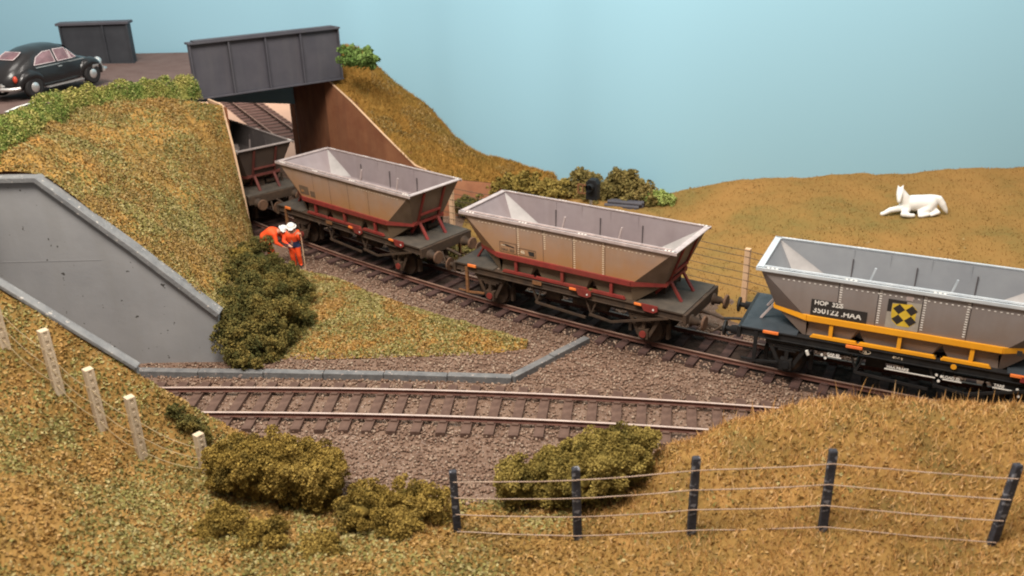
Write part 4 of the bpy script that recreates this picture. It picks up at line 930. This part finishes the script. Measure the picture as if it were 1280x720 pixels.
def car(loc, rz, sc, label):
    t = thing('car', loc, rz, label, 'car'); t.scale = (sc,)*3
    xs = np.linspace(-2, 1.95, 44); I = [np.interp(xs, SEC[:, 0], SEC[:, k]) for k in range(1, 6)]
    ker = np.array([.25, .5, .25])
    for q in range(5):
        a = np.r_[I[q][0], I[q], I[q][-1]]; I[q] = np.convolve(a, ker, 'valid')
    mb = MB(); vs = []
    for x, W, zb, be, zt, Wr in zip(xs, *I):
        mid = (be+zt)/2
        h = [(0, zb), (.8*W, zb), (W, zb+.1), (W*1.01, (zb+be)/2), (W*.98, be), ((W+Wr)/2*.99, mid), (Wr, zt-(zt-be)*.2), (Wr*.7, zt-(zt-be)*.06), (Wr*.3, zt), (0, zt)]
        vs += [(x, y, z) for y, z in h]+[(x, -y, z) for y, z in h[-2:0:-1]]
    n = 18; mb.add(vs, [(i*n+k, i*n+(k+1) % n, (i+1)*n+(k+1) % n, (i+1)*n+k) for i in range(len(xs)-1) for k in range(n)]+[tuple(range(n)), tuple(range((len(xs)-1)*n, len(xs)*n))], 0, True)
    b = mb.build('body', M['car_black'], t); sb = b.modifiers.new('s', 'SUBSURF'); sb.levels = sb.render_levels = 1
    def yz(x, z):
        W, zb, be, zt, Wr = [np.interp(x, xs, q) for q in I]; mid = (be+zt)/2
        return float(np.interp(z, [be, mid, zt-(zt-be)*.2, zt], [W*.98, (W+Wr)/2*.99, Wr, Wr*.5]))
    def zt_(x): return float(np.interp(x, xs, I[3]))
    def win(poly, s, parent):
        pts = [(x, s*(yz(x, z)+.022), z) for x, z in poly]
        f = MB().tube(pts+[pts[0]], .014, 6).build('window_frame', M['frame_pink'], t)
        mx, mz = np.mean(poly, axis=0); cx_ = (mx, s*(yz(mx, mz)+.03), mz); nn = len(pts); MB().add(pts+[cx_], [(q, (q+1) % nn, nn) for q in range(nn)]).build('pane', M['car_glass'], f)
    for s in (-1, 1):
        win([(-1.0, .96), (-.22, .96), (-.20, 1.31), (-.50, 1.30), (-.82, 1.17)], s, t)
        win([(-.12, .96), (.40, .96), (.38, 1.30), (-.10, 1.32)], s, t); win([(.45, .96), (.70, .96), (.45, 1.24)], s, t)
    def dome(x0, x1, w0, w1, nm, mt, e):
        g = np.linspace(x0, x1, 6); v = []
        for i, x in enumerate(g):
            w = w0+(w1-w0)*i/5
            for y in (-w, -w*.6, 0, w*.6, w): v.append((x, y, zt_(x)+e-.03*(abs(y)/.4)**2*3*.4))
        return MB().add(v, [(5*i+k, 5*i+k+1, 5*i+6+k, 5*i+5+k) for i in range(5) for k in range(4)]).build(nm, mt, t)
    dome(-1.38, -1.06, .31, .31, 'rear_window', M['car_glass'], .030)
    rp = [(-1.39, -.31), (-1.39, .31), (-1.22, .34), (-1.05, .31), (-1.05, -.31), (-1.22, -.34), (-1.39, -.31)]; MB().tube([(x, y, zt_(x)+.015) for x, y in rp], .015, 6).build('window_frame', M['frame_pink'], t); dome(.50, .86, .44, .44, 'windscreen', M['car_glass'], .02)
    for x in (-1.2, 1.2):
        for s in (-1, 1):
            wh = MB(); wh.tube([(x, s*.60, .33), (x, s*.62, .33), (x, s*.76, .33), (x, s*.785, .33)], [.28, .33, .33, .28], 24); w = wh.build('wheel', M['tyre'], t)
            MB().tube([(x, s*.775, .33), (x, s*.80, .33), (x, s*.815, .33)], [.165, .13, .05], 18).build('hub_cap', M['chrome'], w)
            th = np.radians(np.linspace(-8, 188, 15)); mb = MB()
            mb.tube([(x+.40*math.cos(a)*(1.12 if x*math.cos(a) > 0 else 1.05), s*(.66-.03*abs(math.cos(a))), .34+.36*math.sin(a)) for a in th], [.07+.085*math.sin(min(PI, max(0, a)))+.02 for a in th], 12); mb.build('fender', M['car_black'], t)
    for s in (-1, 1):
        V, F = ICO2; mb = MB(); mb.add(V*np.array([.14, .13, .15])+np.array([1.66, s*.60, .66]), F.tolist(), 0, True); mb.tube([(1.2, s*.62, .60), (1.5, s*.6, .6), (1.66, s*.6, .62)], [.2, .19, .15], 10); mb.build('headlight', M['car_black'] if False else M['chrome'], t)
        mb = MB(); mb.add(V*np.array([.07, .07, .11])+np.array([-1.72, s*.60, .64]), F.tolist(), 0, True); mb.build('tail_light', M['lamp_red'], t)
        MB().bar((-.72, s*.77, .25), (.74, s*.77, .25), .12, .035).build('running_board', M['chrome'], t)
        MB().bar((-1.0, s*.757, .885), (1.0, s*.70, .87), .02, .03).build('trim', M['chrome'], t)
        MB().bar((-.16, s*.775, .80), (-.02, s*.78, .80), .03, .03).build('door_handle', M['chrome'], t)
    for e in (-1, 1):
        mb = MB(); mb.tube([(e*1.72, -.74, .38), (e*1.98, -.58, .38), (e*2.08, 0, .38), (e*1.98, .58, .38), (e*1.72, .74, .38)], .055, 8); mb.tube([(e*2.0, -.42, .48), (e*2.04, 0, .50), (e*2.0, .42, .48)], .028, 6); mb.box((e*2.03-.03, -.36, .3), (e*2.03+.03, -.3, .55)); mb.box((e*2.03-.03, .3, .3), (e*2.03+.03, .36, .55)); mb.build('bumper', M['chrome'], t)
    MB().box((-1.93, -.14, .66), (-1.88, .14, .74)).build('number_plate', M['white'], t)
    return t
ra, fa = U(45, 121, 6.03), U(117, 104, 6.0); dv = (fa-ra)[:2]; ca = math.atan2(dv[1], dv[0]); cs = np.linalg.norm(dv)/2.4
cc = (ra+fa)/2+np.array([-math.sin(ca), math.cos(ca), 0])*.70*cs
car((cc[0], cc[1], 6.0), ca, cs, 'black rounded vintage two door car parked on the road at the top of the bank')

# ================================================================= FIGURES
def skinned(name, nodes, edges, root, mats, colour=None, parent=None, sub=2, vox=.009, smo=2):
    """one continuous body: overlapping closed tapered limbs fused into a single surface"""
    V, F = ICO3; Vs = []; Fs = []; o = 0
    rr = lambda k: np.array([nodes[k][1][0], nodes[k][1][0]*.5+nodes[k][1][1]*.5, nodes[k][1][1]]) if isinstance(nodes[k][1], tuple) else np.array([nodes[k][1]]*3)
    for a, b in edges:
        p, q = np.array(nodes[a][0], float), np.array(nodes[b][0], float); ra, rb_ = rr(a), rr(b)
        n = max(2, int(np.linalg.norm(q-p)/(min(ra.min(), rb_.min())*.28))+1)
        for t in np.linspace(0, 1, min(n, 16)):
            Vs.append(V*(ra*(1-t)+rb_*t)+p*(1-t)+q*t); Fs.append(F+o); o += len(V)
    ob = npmesh(name, np.concatenate(Vs), np.concatenate(Fs), mats[0] if isinstance(mats, (list, tuple)) else mats)
    rm = ob.modifiers.new('remesh', 'REMESH'); rm.mode = 'VOXEL'; rm.voxel_size = vox; rm.use_smooth_shade = True
    if smo: sm_ = ob.modifiers.new('smooth', 'SMOOTH'); sm_.factor = .6; sm_.iterations = smo
    dg = bpy.context.evaluated_depsgraph_get(); dg.update(); m2 = bpy.data.meshes.new_from_object(ob.evaluated_get(dg)); bpy.data.objects.remove(ob); m2.materials.clear()
    o = link(name, m2, mats, parent)
    m2.polygons.foreach_set('use_smooth', np.ones(len(m2.polygons), bool))
    if colour:
        for p in m2.polygons: p.material_index = colour(p.center)
    return o
M['hi_vis'] = mat('orange_workwear', [(.72, .06, .015), (.85, .10, .02)], rough=.65, scale=4)
M['skin'] = mat('skin', [(.52, .27, .18)], rough=.6)
M['navy'] = mat('navy_cloth', [(.03, .045, .11)], rough=.8)
M['helmet'] = mat('white_helmet', [(.72, .70, .67)], rough=.35)
M['boot'] = mat('boot', [(.03, .025, .02)], rough=.7)
def hand(nodes, edges, wrist, tip_dir, side, pre):
    w = Vector(wrist); d = Vector(tip_dir).normalized(); s = Vector(side).normalized(); up = d.cross(s)
    nodes[pre+'palm'] = (tuple(w+d*.06), (.042, .022)); edges.append((pre+'wrist', pre+'palm'))
    for i, (o_, l) in enumerate(((-.033, .07), (-.011, .08), (.011, .075), (.033, .058))):
        a = w+d*.10+s*o_; b = a+d*l*.5+up*.01; c_ = b+d*l*.35+up*.035
        for n_, p_ in ((pre+'f%da' % i, a), (pre+'f%db' % i, b), (pre+'f%dc' % i, c_)): nodes[n_] = (tuple(p_), .013)
        edges.extend([(pre+'palm', pre+'f%da' % i), (pre+'f%da' % i, pre+'f%db' % i), (pre+'f%db' % i, pre+'f%dc' % i)])
    nodes[pre+'t1'] = (tuple(w+d*.06+s*-.055), .012); nodes[pre+'t2'] = (tuple(w+d*.10+s*-.07+up*.02), .010); edges.extend([(pre+'palm', pre+'t1'), (pre+'t1', pre+'t2')])
def person(loc, rz, label, J, rod=None, waist=None):
    t = thing('person', loc, rz, label, 'person'); t.scale = (1.08, 1.08, 1.08)
    n = {'pelvis': (J['pelvis'], (.19, .15)), 'belly': (J['belly'], (.20, .18)), 'chest': (J['chest'], (.235, .19)), 'neck': (J['neck'], .06), 'head': (J['head'], .095), 'crown': (J['crown'], .085)}
    e = [('pelvis', 'belly'), ('belly', 'chest'), ('chest', 'neck'), ('neck', 'head'), ('head', 'crown')]
    f = Vector(J['face']).normalized(); hd = Vector(J['head'])
    n['nose'] = (tuple(hd+f*.115), .018); e.append(('head', 'nose'))
    for s in ('l', 'r'):
        n[s+'sh'] = (J[s+'sh'], .095); n[s+'el'] = (J[s+'el'], .066); n[s+'wrist'] = (J[s+'wr'], .034)
        e += [('chest', s+'sh'), (s+'sh', s+'el'), (s+'el', s+'wrist')]
        hand(n, e, J[s+'wr'], Vector(J[s+'wr'])-Vector(J[s+'el']), (1, 0, .2) if s == 'l' else (-1, 0, .2), s)
        n[s+'hip'] = (J[s+'hip'], .12); n[s+'kn'] = (J[s+'kn'], .09); n[s+'an'] = (J[s+'an'], .07); n[s+'toe'] = (J[s+'toe'], .042)
        e += [('pelvis', s+'hip'), (s+'hip', s+'kn'), (s+'kn', s+'an'), (s+'an', s+'toe')]
    an = [Vector(J['lan']), Vector(J['ran'])]; wr = [Vector(J['lwr']), Vector(J['rwr'])]; nk = Vector(J['neck']); bl = Vector(waist or J['pelvis'])
    def col(c):
        if c.z < .10: return 3
        if (c-hd).length < .19 and (c-nk).length > .045 and (c-Vector(J['chest'])).length > .2: return 1
        if any((c-w).length < .02 or ((c-w).length < .19 and (c-Vector(J[k])).length > (Vector(J[k])-w).length) for w, k in zip(wr, ('lel', 'rel'))): return 1
        if waist and abs(c.z-waist[2]) < .12 and abs(c.x-waist[0]) < .3: return 2
        return 0
    b = skinned('body', n, e, 'pelvis', [M['hi_vis'], M['skin'], M['navy'], M['boot']], col, t)
    V, F = ICO3; ax = (Vector(J['crown'])-hd).normalized(); mb = MB()
    q = Vector((0, 0, 1)).rotation_difference(ax).to_matrix()
    cen = Vector(J['crown'])+ax*-.02
    keep = [fc for fc in F.tolist() if all(V[i][2] > -.15 for i in fc)]
    mb.add([cen+q@Vector((v[0]*.155, v[1]*.15, max(v[2], 0)*.15)) for v in V], keep, 0, True)
    mb.tube([cen, cen+ax*.012], .185, 20); mb.plate([cen+q@Vector(p) for p in ((-.09, -.14, 0), (.09, -.14, 0), (.06, -.225, -.015), (-.06, -.225, -.015))], ax, .012)
    mb.build('helmet', M['helmet'], t)
    mb = MB(); side = f.cross(Vector((0, 0, 1))).normalized()
    for s in (-1, 1): mb.disc(hd+f*.098+side*.035*s+Vector((0, 0, .02)), f, .012, .01, 8)
    mb.disc(hd+f*.095+Vector((0, 0, -.05)), f, .02, .008, 8); mb.build('face_features', M['boot'], t)
    if rod:
        MB().tube(rod, .014, 8).build('rod', M['post_far'], t)
    return t
# front worker: upright, leaning slightly forward, navy band at the hips, one hand on a pole
J1 = dict(pelvis=(0, 0, .88), belly=(-.02, -.02, 1.03), chest=(-.03, -.06, 1.24), neck=(-.01, -.10, 1.42), head=(0, -.14, 1.52), crown=(.0, -.16, 1.60), face=(.35, -1, -.35),
    lsh=(-.22, -.05, 1.33), lel=(-.30, -.20, 1.08), lwr=(-.12, -.34, .98), rsh=(.17, -.07, 1.34), rel=(.27, -.18, 1.12), rwr=(.29, -.30, 1.28),
    lhip=(-.10, 0, .82), lkn=(-.08, -.06, .46), lan=(-.05, 0, .08), ltoe=(-.04, -.15, .04), rhip=(.10, 0, .82), rkn=(.13, -.05, .46), ran=(.16, .02, .08), rtoe=(.19, -.13, .04))
pb = U(371, 334, -.25); person((pb[0], pb[1], -.25), .1, 'upright worker in orange with navy hip band and white helmet, holding a pale pole', J1, [(.33, -.38, 1.42), (.36, -.42, .0)], (0, 0, .90))
J2 = dict(pelvis=(-.44, .1, .90), belly=(-.40, .05, 1.16), chest=(-.14, 0, 1.33), neck=(.14, -.04, 1.36), head=(.25, -.07, 1.40), crown=(.30, -.07, 1.47), face=(.9, -.4, -.5),
    lsh=(-.06, .18, 1.34), lel=(.12, .25, 1.06), lwr=(.26, .16, .86), rsh=(-.02, -.20, 1.30), rel=(.04, -.28, 1.02), rwr=(.24, -.26, .88),
    lhip=(-.38, .18, .82), lkn=(-.26, .2, .46), lan=(-.36, .2, .08), ltoe=(-.22, .18, .04), rhip=(-.38, 0, .82), rkn=(-.24, -.03, .46), ran=(-.34, 0, .08), rtoe=(-.20, -.03, .04))
pb = U(351, 334, -.25); person((pb[0], pb[1], -.25), 0, 'worker in orange bending forward with rounded back, left of the pair', J2)

# horse lying on the far field
M['horse'] = mat('white_plastic', [(.74, .72, .68), (.80, .78, .74)], rough=.5, scale=3)
hb = U(1141, 265, 1.2); k = np.argmin(np.linalg.norm(RV[:, :2]-hb[:2], axis=1))
for _ in range(6): hb = U(1142, 267, RV[k, 2]+.0); k = np.argmin(np.linalg.norm(RV[:, :2]-hb[:2], axis=1))
hn = {'rump': ((.50, 0, .46), (.31, .34)), 'loin': ((.22, 0, .46), (.30, .32)), 'barrel': ((-.08, -.02, .45), (.30, .32)), 'chest': ((-.36, -.05, .46), (.25, .28)), 'neck1': ((-.48, -.08, .68), (.20, .22)), 'neck2': ((-.58, -.10, .84), (.16, .18)),
      'poll': ((-.66, -.14, .96), .135), 'jaw': ((-.70, -.26, .84), .12), 'muzzle': ((-.72, -.36, .68), .08), 'nose': ((-.72, -.38, .63), .07),
      'earl': ((-.76, -.12, 1.17), .022), 'earr': ((-.57, -.10, 1.18), .022), 'earl0': ((-.73, -.12, 1.06), .055), 'earr0': ((-.60, -.10, 1.07), .055),
      'sh1': ((-.46, -.16, .32), .15), 'el1': ((-.70, -.20, .26), .12), 'kn1': ((-.95, -.22, .21), .105), 'fe1': ((-1.16, -.26, .09), .08), 'ho1': ((-1.24, -.27, .07), .08),
      'sh2': ((-.34, -.24, .26), .14), 'kn2': ((-.50, -.44, .13), .11), 'fe2': ((-.24, -.46, .09), .085), 'ho2': ((-.14, -.44, .09), .08),
      'th1': ((.42, -.20, .30), .18), 'st1': ((.14, -.32, .16), .11), 'hk1': ((.40, -.38, .12), .08), 'fe3': ((.18, -.44, .08), .075), 'ho3': ((.10, -.44, .08), .07),
      'th2': ((.62, -.10, .26), .14), 'hk2': ((.80, -.24, .17), .09), 'fe4': ((.54, -.36, .10), .07),
      't0': ((.66, 0, .70), .10), 't1': ((.84, .0, .64), .13), 't2': ((.98, -.02, .44), .13), 't3': ((1.12, -.04, .22), .09), 't4': ((1.19, -.05, .10), .04)}
he = [('rump', 'loin'), ('loin', 'barrel'), ('barrel', 'chest'), ('chest', 'neck1'), ('neck1', 'neck2'), ('neck2', 'poll'), ('poll', 'jaw'), ('jaw', 'muzzle'), ('muzzle', 'nose'), ('poll', 'earl0'), ('earl0', 'earl'), ('poll', 'earr0'), ('earr0', 'earr'),
      ('chest', 'sh1'), ('sh1', 'el1'), ('el1', 'kn1'), ('kn1', 'fe1'), ('fe1', 'ho1'), ('chest', 'sh2'), ('sh2', 'kn2'), ('kn2', 'fe2'), ('fe2', 'ho2'),
      ('rump', 'th1'), ('th1', 'st1'), ('st1', 'hk1'), ('hk1', 'fe3'), ('fe3', 'ho3'), ('rump', 'th2'), ('th2', 'hk2'), ('hk2', 'fe4'), ('rump', 't0'), ('t0', 't1'), ('t1', 't2'), ('t2', 't3'), ('t3', 't4')]
ho = skinned('horse', hn, he, 'barrel', M['horse'], vox=.025, smo=4); ho.location = (hb[0], hb[1], RV[k, 2]-.02); ho.rotation_euler = (0, 0, -.15); ho.scale = (1.02,)*3
tag(ho, 'white toy horse lying on the far field with its head raised', 'horse')

# ================================================================= LIGHT
Wd = bpy.data.worlds.new('World'); S.world = Wd; Wd.use_nodes = True
bg = Wd.node_tree.nodes['Background']; bg.inputs[0].default_value = (1.0, .93, .88, 1); bg.inputs[1].default_value = .40
def area(name, loc, tgt, size, power, colr):
    l = bpy.data.lights.new(name, 'AREA'); l.shape = 'RECTANGLE'; l.size, l.size_y = size; l.energy = power; l.color = colr
    o = bpy.data.objects.new(name, l); COL.objects.link(o); o.location = loc
    o.rotation_euler = (Vector(tgt)-Vector(loc)).to_track_quat('-Z', 'Y').to_euler(); return o
area('unseen_overhead_lamp', (-8, 11, 32), (1, 26, 0), (20, 9), 20500, (1, .93, .84))
area('unseen_overhead_lamp', (14, 24, 34), (20, 38, 18), (22, 6), 9500, (1, .93, .85))  # unseen lamp added to brighten the right of the backdrop
area('unseen_overhead_lamp', (-20, 30, 34), (-16, 48, 16), (16, 6), 3600, (1, .94, .87))  # unseen lamp added to lift the left of the backdrop
area('unseen_overhead_lamp', (-18, 66, 14), (-18, 64, 0), (8, 8), 3000, (1, .9, .8))  # unseen lamp added to brighten the yard board beyond the opening
S.view_settings.view_transform = 'Standard'; S.view_settings.look = 'None'; S.view_settings.exposure = 0; S.view_settings.gamma = 1
S.cycles.filter_width = 2.0 if hasattr(S, 'cycles') else 1.5
S.cycles.max_bounces = 6
